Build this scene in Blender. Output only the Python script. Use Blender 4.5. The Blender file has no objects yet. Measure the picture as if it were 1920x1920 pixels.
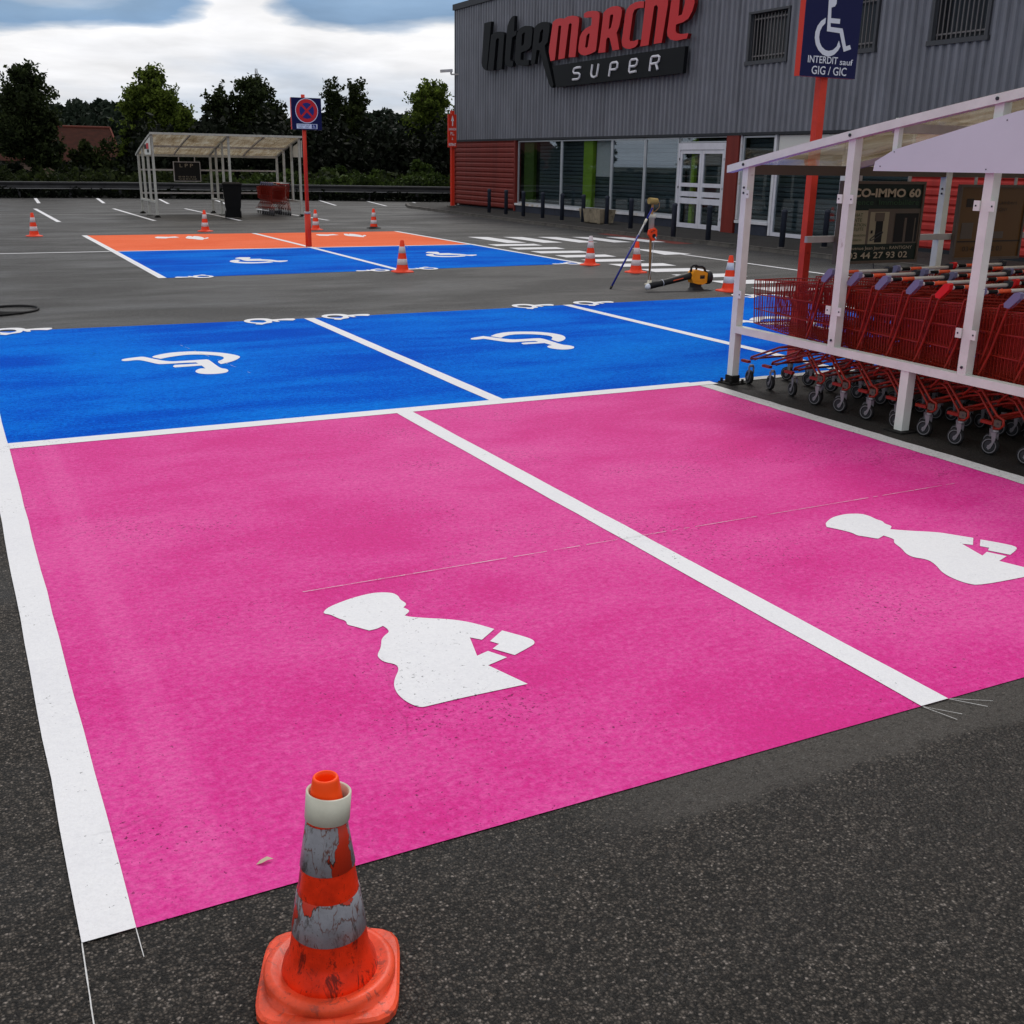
import bpy, math, random
import numpy as np
from mathutils import Matrix, Vector
from mathutils.geometry import tessellate_polygon
R=math.radians; PI=math.pi
sc=bpy.context.scene; col=sc.collection
# ---------------------------------------------------------------- camera
cam_d=bpy.data.cameras.new("camera"); cam=bpy.data.objects.new("camera",cam_d); col.objects.link(cam)
cam_d.sensor_width=36; cam_d.lens=2026.6/1920*36; cam_d.clip_start=.05; cam_d.clip_end=3000
Mr=((0.89062,-0.45447,0.01599),(0.12603,0.28046,0.95156),(-0.43694,-0.84546,0.30706))
m4=Matrix(Mr).transposed().to_4x4(); m4.translation=Vector((0,0,1.7)); cam.matrix_world=m4
sc.camera=cam
# ---------------------------------------------------------------- world, sun, exposure
SUN_EL,SUN_AZ=R(48),R(35)            # azimuth clockwise from +Y
w=bpy.data.worlds.new("World"); sc.world=w; w.use_nodes=True
nt=w.node_tree; N=nt.nodes; L=nt.links; N.clear()
def nd(nt_,t,**k):
    n=nt_.nodes.new(t)
    for a,b in k.items(): setattr(n,a,b)
    return n
wo=nd(nt,'ShaderNodeOutputWorld'); mixs=nd(nt,'ShaderNodeMixShader')
sky=nd(nt,'ShaderNodeTexSky'); sky.sky_type='NISHITA'; sky.sun_disc=False; sky.sun_elevation=SUN_EL; sky.sun_rotation=SUN_AZ
b1=nd(nt,'ShaderNodeBackground'); b1.inputs[1].default_value=.08; L.new(sky.outputs[0],b1.inputs[0])
tc=nd(nt,'ShaderNodeTexCoord'); sep=nd(nt,'ShaderNodeSeparateXYZ'); L.new(tc.outputs['Generated'],sep.inputs[0])
def mth(nt_,op,a,b=None,c=None):
    n=nt_.nodes.new('ShaderNodeMath'); n.operation=op
    for i,v in enumerate((a,b,c)):
        if v is None: continue
        if isinstance(v,(int,float)): n.inputs[i].default_value=v
        else: nt_.links.new(v,n.inputs[i])
    return n.outputs[0]
zc=mth(nt,'ADD',mth(nt,'MAXIMUM',sep.outputs[2],0.0),.12)
cmb=nd(nt,'ShaderNodeCombineXYZ'); L.new(mth(nt,'DIVIDE',sep.outputs[0],zc),cmb.inputs[0]); L.new(mth(nt,'DIVIDE',sep.outputs[1],zc),cmb.inputs[1])
def noise(nt_,vec,scale,det=5,rough=.5,dist=0):
    n=nt_.nodes.new('ShaderNodeTexNoise'); n.inputs['Scale'].default_value=scale; n.inputs['Detail'].default_value=det
    n.inputs['Roughness'].default_value=rough; n.inputs['Distortion'].default_value=dist
    if vec is not None: nt_.links.new(vec,n.inputs['Vector'])
    return n
def ramp(nt_,fac,stops,interp='LINEAR'):
    n=nt_.nodes.new('ShaderNodeValToRGB'); n.color_ramp.interpolation=interp; e=n.color_ramp.elements
    while len(e)<len(stops): e.new(.5)
    for x,(p,c) in zip(e,stops):
        x.position=p; x.color=(c,c,c,1) if isinstance(c,(int,float)) else (*c,1)
    nt_.links.new(fac,n.inputs[0]); return n.outputs[0]
mp=nd(nt,'ShaderNodeMapping'); mp.inputs['Location'].default_value=(8.8,4.1,0); L.new(cmb.outputs[0],mp.inputs[0])
n1=noise(nt,mp.outputs[0],.62,9,.52,.25)
bandf=mth(nt,'ADD',n1.outputs[0],mth(nt,'MULTIPLY',mth(nt,'SUBTRACT',mth(nt,'MINIMUM',sep.outputs[2],.33),.110),4.5))
az_=mth(nt,'ARCTAN2',sep.outputs[0],sep.outputs[1])
def lobe(c,w_,amp): d=mth(nt,'DIVIDE',mth(nt,'SUBTRACT',az_,c),w_); return mth(nt,'MULTIPLY',mth(nt,'EXPONENT',mth(nt,'MULTIPLY',mth(nt,'MULTIPLY',d,d),-1.0)),amp)
hi=ramp(nt,sep.outputs[2],[(.09,0.0),(.125,1.0)])
bandf=mth(nt,'ADD',bandf,mth(nt,'MULTIPLY',hi,mth(nt,'ADD',lobe(.10,.09,.16),mth(nt,'ADD',lobe(.345,.08,.16),lobe(.235,.035,-.10)))))
cc=ramp(nt,bandf,[(0.1,(.56,.62,.72)),(.30,(.84,.84,.87)),(.50,(.92,.91,.92)),(.545,(.48,.56,.68)),(.60,(.21,.34,.53)),(.76,(.24,.37,.55)),(1,(.78,.78,.79))])
n2=noise(nt,mp.outputs[0],2.4,6,.55,.2)
cc2=nd(nt,'ShaderNodeMixRGB'); cc2.blend_type='MULTIPLY'; cc2.inputs[0].default_value=1; L.new(cc,cc2.inputs[1])
L.new(ramp(nt,n2.outputs[0],[(.3,.84),(.7,1.08)]),cc2.inputs[2])
b2=nd(nt,'ShaderNodeBackground'); b2.inputs[1].default_value=1.0; L.new(cc2.outputs[0],b2.inputs[0])
mixs.inputs[0].default_value=.93; L.new(b1.outputs[0],mixs.inputs[1]); L.new(b2.outputs[0],mixs.inputs[2]); L.new(mixs.outputs[0],wo.inputs[0])
sd=bpy.data.lights.new("sun",'SUN'); sd.energy=1.0; sd.angle=R(14); sd.color=(1,.96,.9)
so=bpy.data.objects.new("sun",sd); col.objects.link(so)
sv=Vector((math.sin(SUN_AZ)*math.cos(SUN_EL),math.cos(SUN_AZ)*math.cos(SUN_EL),math.sin(SUN_EL)))
so.rotation_euler=sv.to_track_quat('Z','Y').to_euler()
sc.view_settings.view_transform='Standard'; sc.view_settings.look='None'; sc.view_settings.exposure=0.16; sc.view_settings.gamma=1
# ---------------------------------------------------------------- materials
MAT={}; SPECK=.5
def P(name,color,rough=.6,metal=0,spec=.5,**kw):
    m=bpy.data.materials.new(name); m.use_nodes=True; b=m.node_tree.nodes['Principled BSDF']
    b.inputs['Base Color'].default_value=(*color,1); b.inputs['Roughness'].default_value=rough; b.inputs['Metallic'].default_value=metal
    b.inputs['Specular IOR Level'].default_value=spec*SPECK
    MAT[name]=m; return m
def bs(m): return m.node_tree.nodes['Principled BSDF']
def wpos(m):
    g=m.node_tree.nodes.new('ShaderNodeNewGeometry'); return g
def mix(nt_,fac,a,b,mode='MIX'):
    n=nt_.nodes.new('ShaderNodeMixRGB'); n.blend_type=mode
    for i,v in enumerate((fac,a,b)):
        if isinstance(v,(int,float)): n.inputs[i].default_value=v
        elif isinstance(v,tuple): n.inputs[i].default_value=(*v,1)
        else: nt_.links.new(v,n.inputs[i])
    return n.outputs[0]
def vary(m,color,scale=6,amt=.25,dirt=None,dscale=2,dthr=(.55,.75),bump=0,bscale=40):
    """painted or worn surface: gentle tone variation, optional dirt blotches, optional fine bump"""
    t=m.node_tree; b=bs(m); tc_=t.nodes.new('ShaderNodeTexCoord')
    n=noise(t,tc_.outputs['Object'],scale,5,.6)
    c=mix(t,1.0,color,ramp(t,n.outputs[0],[(.3,1-amt),(.7,1+amt*.5)]),'MULTIPLY')
    if dirt is not None:
        n2_=noise(t,tc_.outputs['Object'],dscale,7,.65,.4)
        c=mix(t,ramp(t,n2_.outputs[0],[(dthr[0],0.0),(dthr[1],1.0)]),c,dirt)
    t.links.new(c,b.inputs['Base Color'])
    if bump:
        nb=noise(t,tc_.outputs['Object'],bscale,4,.6); bp=t.nodes.new('ShaderNodeBump'); bp.inputs['Strength'].default_value=bump; bp.inputs['Distance'].default_value=.01
        t.links.new(nb.outputs[0],bp.inputs['Height']); t.links.new(bp.outputs[0],b.inputs['Normal'])
    return m
def stones(t,pos,scale):
    v=t.nodes.new('ShaderNodeTexVoronoi'); v.inputs['Scale'].default_value=scale; t.links.new(pos,v.inputs['Vector'])
    s=t.nodes.new('ShaderNodeSeparateColor'); t.links.new(v.outputs['Color'],s.inputs[0]); return v,s
def asphalt():
    m=P('asphalt',(.05,.05,.05),.8,spec=.5); t=m.node_tree; b=bs(m); g=wpos(m); pos=g.outputs['Position']
    sx=t.nodes.new('ShaderNodeSeparateXYZ'); t.links.new(pos,sx.inputs[0])
    wq=t.nodes.new('ShaderNodeMixRGB'); wq.inputs[0].default_value=.012; t.links.new(pos,wq.inputs[1]); t.links.new(noise(t,pos,60,3,.6).outputs['Color'],wq.inputs[2])
    v,s=stones(t,wq.outputs[0],140); vb,sb=stones(t,wq.outputs[0],62)
    c=ramp(t,s.outputs[0],[(0,(.008,.007,.006)),(.32,(.024,.020,.0165)),(.60,(.064,.053,.044)),(.84,(.115,.097,.081)),(.95,(.15,.128,.11)),(1,(.30,.26,.23))])
    c=mix(t,mth(t,'MULTIPLY',mth(t,'GREATER_THAN',sb.outputs[0],.90),ramp(t,vb.outputs['Distance'],[(.30,1.0),(.38,0.0)])),c,ramp(t,sb.outputs[1],[(0,(.10,.075,.055)),(.5,(.17,.15,.13)),(1,(.05,.048,.05))]))
    edge=ramp(t,v.outputs['Distance'],[(.2,1.0),(.62,.22)])
    c=mix(t,1.0,c,edge,'MULTIPLY')
    v2,s2=stones(t,pos,210)
    fine=ramp(t,s2.outputs[1],[(0,(.015,.0148,.015)),(.5,(.029,.028,.0285)),(.9,(.062,.060,.060)),(1,(.15,.145,.14))])
    nb=noise(t,pos,1.3,6,.6)
    # finer, greyer mix in the driving lanes beyond the near bays
    yw=mth(t,'ADD',sx.outputs[1],mth(t,'MULTIPLY',nb.outputs[0],.35))
    lane=ramp(t,mth(t,'MULTIPLY',yw,.05),[(.34,0.0),(.46,1.0)])
    # strip of fine mastic along the foot of the pink bays
    strip=mth(t,'MULTIPLY',ramp(t,mth(t,'ADD',sx.outputs[1],mth(t,'MULTIPLY',noise(t,pos,9,4,.6).outputs[0],.06)),[(.0,0.0),(1,1.0)]),0.0)
    gr0=noise(t,pos,70,3,.7)
    ys=mth(t,'ADD',sx.outputs[1],mth(t,'MULTIPLY',noise(t,pos,7,5,.65).outputs[0],.14))
    st=mth(t,'MULTIPLY',ramp(t,mth(t,'SUBTRACT',mth(t,'ADD',ys,mth(t,'MULTIPLY',mth(t,'SUBTRACT',gr0.outputs[0],.5),.09)),1.6),[(.50,0.0),(.54,1.0)]),mth(t,'LESS_THAN',sx.outputs[1],2.5))
    st=mth(t,'MULTIPLY',st,ramp(t,mth(t,'MULTIPLY',mth(t,'ADD',sx.outputs[0],mth(t,'MULTIPLY',nb.outputs[0],.5)),.25),[(.40,0.0),(.48,1.0)]))
    gr=noise(t,pos,26,4,.75); fine=mix(t,1.0,fine,ramp(t,gr.outputs[0],[(.32,.70),(.5,1.0),(.7,1.30)]),'MULTIPLY')
    c=mix(t,lane,c,fine)
    c=mix(t,mth(t,'MULTIPLY',st,ramp(t,noise(t,pos,34,4,.7).outputs[0],[(.36,.35),(.52,.92)])),c,mix(t,.6,fine,(.080,.071,.061)))
    big=noise(t,pos,.22,6,.6); mps=t.nodes.new('ShaderNodeMapping'); mps.inputs['Scale'].default_value=(.42,1,1); t.links.new(pos,mps.inputs[0])
    str_=noise(t,mps.outputs[0],.9,6,.6,.3)
    c=mix(t,1.0,c,ramp(t,big.outputs[0],[(.3,.78),(.7,1.22)]),'MULTIPLY')
    c=mix(t,1.0,c,ramp(t,str_.outputs[0],[(.34,.60),(.48,.98),(.7,1.18)]),'MULTIPLY')
    # oily dark blotches in the parking lanes
    oil=noise(t,mps.outputs[0],1.7,5,.6,.5)
    of=mth(t,'MULTIPLY',ramp(t,oil.outputs[0],[(.62,0.0),(.70,.6)]),ramp(t,mth(t,'MULTIPLY',sx.outputs[1],.02),[(.3,0.0),(.4,1.0)]))
    c=mix(t,of,c,(.02,.02,.02))
    # grime under the trolley shelter
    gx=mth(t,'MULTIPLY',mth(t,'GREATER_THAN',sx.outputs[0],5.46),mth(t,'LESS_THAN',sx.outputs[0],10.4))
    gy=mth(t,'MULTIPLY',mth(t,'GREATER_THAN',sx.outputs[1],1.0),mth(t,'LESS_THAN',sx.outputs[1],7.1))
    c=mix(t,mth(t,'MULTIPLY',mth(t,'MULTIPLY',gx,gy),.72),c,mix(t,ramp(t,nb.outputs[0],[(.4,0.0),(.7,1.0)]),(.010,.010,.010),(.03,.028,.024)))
    t.links.new(c,b.inputs['Base Color'])
    t.links.new(mth(t,'SUBTRACT',ramp(t,str_.outputs[0],[(.35,.50),(.6,.80)]),mth(t,'MULTIPLY',lane,.10)),b.inputs['Roughness'])
    bp=t.nodes.new('ShaderNodeBump'); bp.inputs['Strength'].default_value=1.0; bp.inputs['Distance'].default_value=.004
    t.links.new(mth(t,'SUBTRACT',1.0,v.outputs['Distance']),bp.inputs['Height']); t.links.new(bp.outputs[0],b.inputs['Normal'])
    return m
def roadpaint(name,color,light,dark,grain=1.0,lf=(.50,.66),lamt=.75,holes=.66,spec=.22,hs=58,bump=.9,streak=(.25,1),rough=.55,bandx=None):
    m=P(name,color,rough,spec=spec); t=m.node_tree; b=bs(m); g=wpos(m); pos=g.outputs['Position']
    mps=t.nodes.new('ShaderNodeMapping'); mps.inputs['Scale'].default_value=(streak[0],streak[1],1); t.links.new(pos,mps.inputs[0])
    sx=t.nodes.new('ShaderNodeSeparateXYZ'); t.links.new(pos,sx.inputs[0])
    a=noise(t,mps.outputs[0],1.6,7,.62,.3); a2=noise(t,pos,38,5,.7)
    a3=noise(t,pos,.55,5,.55)
    g5=noise(t,pos,105,3,.65); f=mth(t,'ADD',mth(t,'MULTIPLY',a.outputs[0],.40),mth(t,'ADD',mth(t,'MULTIPLY',a2.outputs[0],.36),mth(t,'MULTIPLY',a3.outputs[0],.24)))
    if bandx:
        bd=ramp(t,mth(t,'ADD',mth(t,'MULTIPLY',mth(t,'ABSOLUTE',mth(t,'SUBTRACT',sx.outputs[0],bandx)),4.0),mth(t,'MULTIPLY',a2.outputs[0],.35)),[(.36,.05),(.46,0.0)])
        f=mth(t,'ADD',f,bd)
    w4=noise(t,mps.outputs[0],60,3,.6); c=mix(t,mth(t,'MULTIPLY',mth(t,'MULTIPLY',ramp(t,f,[(lf[0]-.04,0.0),(lf[1]-.04,1.0)]),lamt),ramp(t,w4.outputs[0],[(.38,.35),(.56,1.0)])),color,light)
    c=mix(t,mth(t,'MULTIPLY',ramp(t,f,[(.40,1.0),(.5,0.0)]),.55),c,dark)
    c=mix(t,1.0,c,ramp(t,g5.outputs[0],[(.30,1-.2*grain),(.5,1.0),(.72,1+.16*grain)]),'MULTIPLY')
    v,s=stones(t,pos,120)
    h=noise(t,pos,hs,4,.72); h2=noise(t,pos,1.1,4,.6)
    hf=ramp(t,mth(t,'ADD',h.outputs[0],mth(t,'MULTIPLY',mth(t,'SUBTRACT',h2.outputs[0],.5),.42)),[(holes,0.0),(holes+.05,1.0)])
    c=mix(t,mth(t,'MULTIPLY',hf,.85),c,tuple(x*.16 for x in color))
    # hairline cracks
    cr=t.nodes.new('ShaderNodeTexVoronoi'); cr.feature='DISTANCE_TO_EDGE'; cr.inputs['Scale'].default_value=.75
    wp=t.nodes.new('ShaderNodeMixRGB'); wp.inputs[0].default_value=.16; t.links.new(pos,wp.inputs[1]); t.links.new(noise(t,pos,3,5,.6).outputs['Color'],wp.inputs[2]); t.links.new(wp.outputs[0],cr.inputs['Vector'])
    cf=mth(t,'MULTIPLY',ramp(t,cr.outputs['Distance'],[(.0,1.0),(.0028,0.0)]),ramp(t,h2.outputs[0],[(.54,0.0),(.62,.35)]))
    c=mix(t,cf,c,tuple(x*.25 for x in color))
    t.links.new(c,b.inputs['Base Color'])
    bp=t.nodes.new('ShaderNodeBump'); bp.inputs['Strength'].default_value=bump; bp.inputs['Distance'].default_value=.004
    hh=mth(t,'ADD',mth(t,'MULTIPLY',mth(t,'SUBTRACT',1.0,v.outputs['Distance']),.6),mth(t,'MULTIPLY',a2.outputs[0],1.2))
    t.links.new(hh,bp.inputs['Height']); t.links.new(bp.outputs[0],b.inputs['Normal'])
    return m
asphalt()
roadpaint('pink_paint',(.66,.027,.27),(.78,.125,.40),(.60,.016,.20),bandx=.40,holes=.64,spec=.16,lf=(.475,.62),lamt=.72,streak=(.6,1),grain=.75)
roadpaint('blue_paint',(.000,.080,.56),(.003,.20,.74),(.0,.052,.44),lf=(.475,.60),holes=.66,spec=.03,rough=.8,lamt=.95)
roadpaint('orange_paint',(.80,.15,.06),(.86,.22,.12),(.74,.12,.05),holes=.72,spec=.06,rough=.8)
roadpaint('white_paint',(.76,.76,.79),(.80,.80,.82),(.70,.70,.74),holes=.665,bump=.35,grain=.25)
roadpaint('worn_white_paint',(.60,.60,.60),(.66,.66,.66),(.42,.41,.40),holes=.64,bump=.35)
roadpaint('red_paint',(.20,.045,.035),(.24,.07,.06),(.09,.05,.045),holes=.56)
def foliage(name,c1,c2,trans=.25):
    m=P(name,c1,.75,spec=.25); t=m.node_tree; b=bs(m); g=wpos(m)
    n=noise(t,g.outputs['Position'],.9,3,.5)
    f=mth(t,'ADD',mth(t,'MULTIPLY',g.outputs['Random Per Island'],.5),mth(t,'MULTIPLY',n.outputs[0],.6))
    c=ramp(t,f,[(.25,c1),(.55,tuple((x+y)/2.6 for x,y in zip(c1,c2))),(.85,c2)])
    t.links.new(c,b.inputs['Base Color'])
    tr=t.nodes.new('ShaderNodeBsdfTranslucent'); t.links.new(c,tr.inputs[0]); mx=t.nodes.new('ShaderNodeMixShader'); mx.inputs[0].default_value=trans
    o=t.nodes['Material Output']; t.links.new(b.outputs[0],mx.inputs[1]); t.links.new(tr.outputs[0],mx.inputs[2]); t.links.new(mx.outputs[0],o.inputs[0])
    return m
foliage('dark_leaves',(.010,.016,.006),(.046,.064,.020),.35)
foliage('green_leaves',(.026,.044,.010),(.17,.23,.035),.5)
foliage('mid_leaves',(.010,.017,.006),(.042,.058,.014),.3)
foliage('under_leaves',(.003,.005,.003),(.010,.015,.006),.1)
foliage('hedge_leaves',(.010,.020,.006),(.07,.11,.02),.2)
foliage('hill_leaves',(.010,.018,.012),(.022,.034,.020),.1)
vary(P('bark',(.06,.045,.035),.9),(.05,.038,.03),8,.4)
vary(P('earth',(.05,.045,.03),.95),(.025,.028,.014),1,.4)
def grooves(name,color,rough=.45,dirt=(.02,.02,.022)):
    m=P(name,color,rough); vary(m,color,1.2,.12,dirt,.8,(.66,.9)); t=m.node_tree; b=bs(m); src_=b.inputs['Base Color'].links[0].from_socket
    g=t.nodes.new('ShaderNodeNewGeometry'); mz=t.nodes.new('ShaderNodeMapping'); mz.inputs['Scale'].default_value=(1,2.2,.10); t.links.new(g.outputs['Position'],mz.inputs[0])
    a=noise(t,mz.outputs[0],2.0,6,.7); c=mix(t,1.0,src_,ramp(t,a.outputs[0],[(.3,.70),(.5,1.0),(.72,1.2)]),'MULTIPLY'); t.links.new(c,b.inputs['Base Color']); return m
grooves('grey_cladding',(.175,.182,.212),.5); grooves('red_cladding',(.17,.020,.014),.55)
grooves('bright_red_cladding',(.42,.03,.025),.5)
P('black_trim',(.018,.02,.026),.5); vary(P('dark_base',(.03,.036,.055),.7),(.032,.038,.058),3,.3,(.016,.016,.02),1.5)
vary(P('sill_white',(.6,.6,.62),.5),(.62,.62,.66),3,.2,(.42,.33,.2),1.2,(.55,.66))
vary(P('door_white',(.62,.62,.68),.45),(.62,.62,.69),4,.12)
P('alu',(.5,.52,.55),.4,.6)
P('shutter',(.075,.098,.105),.6)
P('interior',(.012,.015,.018),.9); P('lime',(.26,.42,.03),.5); P('dark_lime',(.06,.11,.012),.5)
vary(P('galv_white',(.66,.62,.68),.45),(.70,.74,.70),5,.12,(.30,.24,.20),9,(.66,.8),.15,60)
vary(P('panel_white',(.60,.58,.76),.35),(.60,.64,.70),1.5,.06)
vary(P('old_white',(.42,.42,.40),.5),(.44,.44,.41),6,.2,(.16,.14,.11),7,(.58,.78))
vary(P('grey_frame',(.36,.35,.36),.5),(.40,.38,.38),6,.2,(.18,.12,.09),7,(.6,.8))
P('bolt',(.05,.05,.06),.4,.7); P('rubber',(.012,.012,.013),.7); vary(P('dirty_rubber',(.012,.012,.013),.9),(.014,.013,.012),20,.5,bump=.6,bscale=80)
vary(P('cart_red',(.20,.012,.009),.34),(.27,.020,.010),12,.25,(.10,.01,.008),6,(.6,.8))
P('cart_red_bright',(.62,.012,.015),.4); P('cart_blue_grey',(.17,.17,.30),.5); P('dark_plastic',(.03,.032,.038),.5)
P('grip_white',(.55,.53,.52),.4); P('grip_orange',(.75,.10,.035),.45); P('zinc',(.24,.23,.25),.5,.4); P('wheel_rim',(.15,.15,.16),.6)
vary(P('cone_orange',(.95,.05,.012),.5),(.95,.055,.014),9,.1,(.70,.03,.01),5,(.62,.75))
vary(P('cone_base_orange',(.92,.07,.03),.6),(.90,.075,.03),9,.12,(.45,.04,.02),6,(.6,.8))
vary(P('band_white',(.68,.58,.60),.45),(.68,.60,.63),20,.1,(.55,.2,.18),10,(.62,.68))
def old_cone(name,base,stain,thr,b2=None,bt=.6,zf=True):
    """weathered cone plastic or reflective sleeve: crisp peeled flakes, crackle lines, soot"""
    m=P(name,base,.34); t=m.node_tree; b=bs(m); tc_=t.nodes.new('ShaderNodeTexCoord')
    mp_=t.nodes.new('ShaderNodeMapping'); mp_.inputs['Scale'].default_value=(1,1,.42) if zf else (1,1,1.2); t.links.new(tc_.outputs['Object'],mp_.inputs[0])
    wv=t.nodes.new('ShaderNodeMixRGB'); wv.inputs[0].default_value=.06; t.links.new(mp_.outputs[0],wv.inputs[1]); t.links.new(noise(t,mp_.outputs[0],22,4,.6).outputs['Color'],wv.inputs[2])
    n=noise(t,mp_.outputs[0],30,6,.75,.5); n3=noise(t,tc_.outputs['Object'],11,5,.6); sp=noise(t,tc_.outputs['Object'],160,3,.7)
    c=mix(t,1.0,base,ramp(t,n3.outputs[0],[(.3,.55),(.5,.95),(.65,1.12)]),'MULTIPLY')
    c=mix(t,ramp(t,sp.outputs[0],[(.62,0.0),(.68,.7)]),c,stain)
    c=mix(t,mth(t,'MULTIPLY',ramp(t,n.outputs[0],[(thr,0.0),(thr+.07,1.0)]),.92),c,stain)
    if b2:
        cr_=t.nodes.new('ShaderNodeTexVoronoi'); cr_.feature='DISTANCE_TO_EDGE'; cr_.inputs['Scale'].default_value=34; t.links.new(wv.outputs[0],cr_.inputs['Vector'])
        gate=ramp(t,noise(t,tc_.outputs['Object'],16,3,.5).outputs[0],[(.46,0.0),(.54,1.0)])
        c=mix(t,mth(t,'MULTIPLY',ramp(t,cr_.outputs['Distance'],[(.0,1.0),(.05,0.0)]),gate),c,(.12,.035,.02))
        pl=noise(t,wv.outputs[0],17,2,.4,.9)
        c=mix(t,ramp(t,pl.outputs[0],[(bt-.012,0.0),(bt-.008,1.0)]),c,(.05,.02,.015))
        c=mix(t,ramp(t,pl.outputs[0],[(bt,0.0),(bt+.005,1.0)]),c,b2)
    t.links.new(c,b.inputs['Base Color'])
    bp=t.nodes.new('ShaderNodeBump'); bp.inputs['Strength'].default_value=.5; bp.inputs['Distance'].default_value=.003; t.links.new(n.outputs[0],bp.inputs['Height']); t.links.new(bp.outputs[0],b.inputs['Normal'])
    return m
old_cone('old_cone_orange',(.80,.032,.005),(.14,.010,.005),.545)
old_cone('old_cone_base',(.84,.085,.032),(.40,.06,.035),.55)
old_cone('old_band',(.27,.27,.30),(.09,.08,.08),.55,(.50,.03,.010),.565)
P('cone_tip',(1,.075,.004),.4); vary(P('collar_plastic',(.50,.48,.38),.5),(.62,.60,.50),14,.15)
P('post_red',(.62,.035,.015),.45); vary(P('post_red_worn',(.62,.04,.02),.5),(.62,.042,.02),5,.2,(.30,.02,.01),14,(.6,.68))
P('navy',(.002,.004,.055),.5,spec=.35); P('sign_white',(.62,.66,.76),.45); P('sign_red',(.55,.012,.02),.4); P('sign_blue',(.01,.02,.16),.4)
P('letter_black',(.005,.006,.008),.6,spec=.3); P('letter_red',(.56,.012,.016),.4); P('letter_side_red',(.16,.006,.006),.5); P('text_white',(.72,.72,.78),.5)
vary(P('bollard_paint',(.025,.03,.05),.6),(.026,.032,.050),9,.25,(.08,.08,.09),8,(.66,.8))
vary(P('concrete',(.27,.22,.16),.9),(.30,.25,.18),5,.35,(.05,.045,.03),4,(.52,.7),.5,30)
vary(P('pavement_asphalt',(.04,.038,.036),.85),(.040,.037,.035),14,.4,(.018,.017,.016),1,(.5,.75),.5,90)
vary(P('kerb_stone',(.13,.12,.11),.85),(.12,.11,.10),5,.35,(.05,.048,.045),3,(.5,.7),.4,50)
vary(P('guard_steel',(.05,.05,.055),.7),(.035,.035,.038),3,.35); P('guard_light',(.20,.20,.20),.6)
vary(P('roof_tiles',(.04,.012,.008),.95,spec=.2),(.040,.011,.007),3,.35,(.018,.007,.005),1.2); P('roof_ridge',(.12,.03,.02),.9); vary(P('render_wall',(.2,.14,.11),.9),(.2,.14,.11),2,.2)
P('bin_black',(.004,.004,.005),.7,spec=.3); P('tool_yellow',(.80,.30,.012),.4); P('tool_black',(.012,.012,.014),.5)
P('wood',(.34,.17,.07),.6); P('pole_blue',(.01,.015,.22),.4); P('pvc_white',(.62,.58,.48),.4); P('reel_orange',(.90,.07,.015),.4); P('roller_tan',(.36,.25,.09),.9)
P('board_green',(.004,.012,.007),.5); P('board_text',(.34,.29,.22),.6); P('board_beige',(.25,.22,.15),.5); P('board_green_text',(.020,.06,.022),.5)
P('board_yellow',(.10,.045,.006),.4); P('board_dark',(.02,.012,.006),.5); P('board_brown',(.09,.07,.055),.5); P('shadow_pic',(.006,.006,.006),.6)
P('pylon_steel',(.45,.46,.48),.6); P('leaf_dry',(.5,.42,.3),.8); P('dark_glass',(.02,.022,.025),.15); P('bars_grey',(.15,.14,.14),.5)
P('window_frame_grey',(.055,.058,.066),.5); P('back_white',(.6,.6,.58),.8)
def glass(name,tint,ior=1.5,boost=0.0,clear=1.0):
    m=bpy.data.materials.new(name); m.use_nodes=True; t=m.node_tree; t.nodes.clear(); o=t.nodes.new('ShaderNodeOutputMaterial')
    lw=t.nodes.new('ShaderNodeLayerWeight'); lw.inputs[0].default_value=.5; tr=t.nodes.new('ShaderNodeBsdfTransparent'); tr.inputs[0].default_value=(*tint,1); gl=t.nodes.new('ShaderNodeBsdfGlossy'); gl.inputs['Roughness'].default_value=.015; gl.inputs[0].default_value=(.85,.88,.9,1)
    mx=t.nodes.new('ShaderNodeMixShader')
    t.links.new(mth(t,'ADD',mth(t,'MULTIPLY',mth(t,'POWER',lw.outputs['Facing'],4.0),.9),.04+boost),mx.inputs[0]); t.links.new(tr.outputs[0],mx.inputs[1]); t.links.new(gl.outputs[0],mx.inputs[2]); t.links.new(mx.outputs[0],o.inputs[0])
    MAT[name]=m; return m
glass('shop_glass',(.84,.88,.90),1.5,.06)
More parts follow.
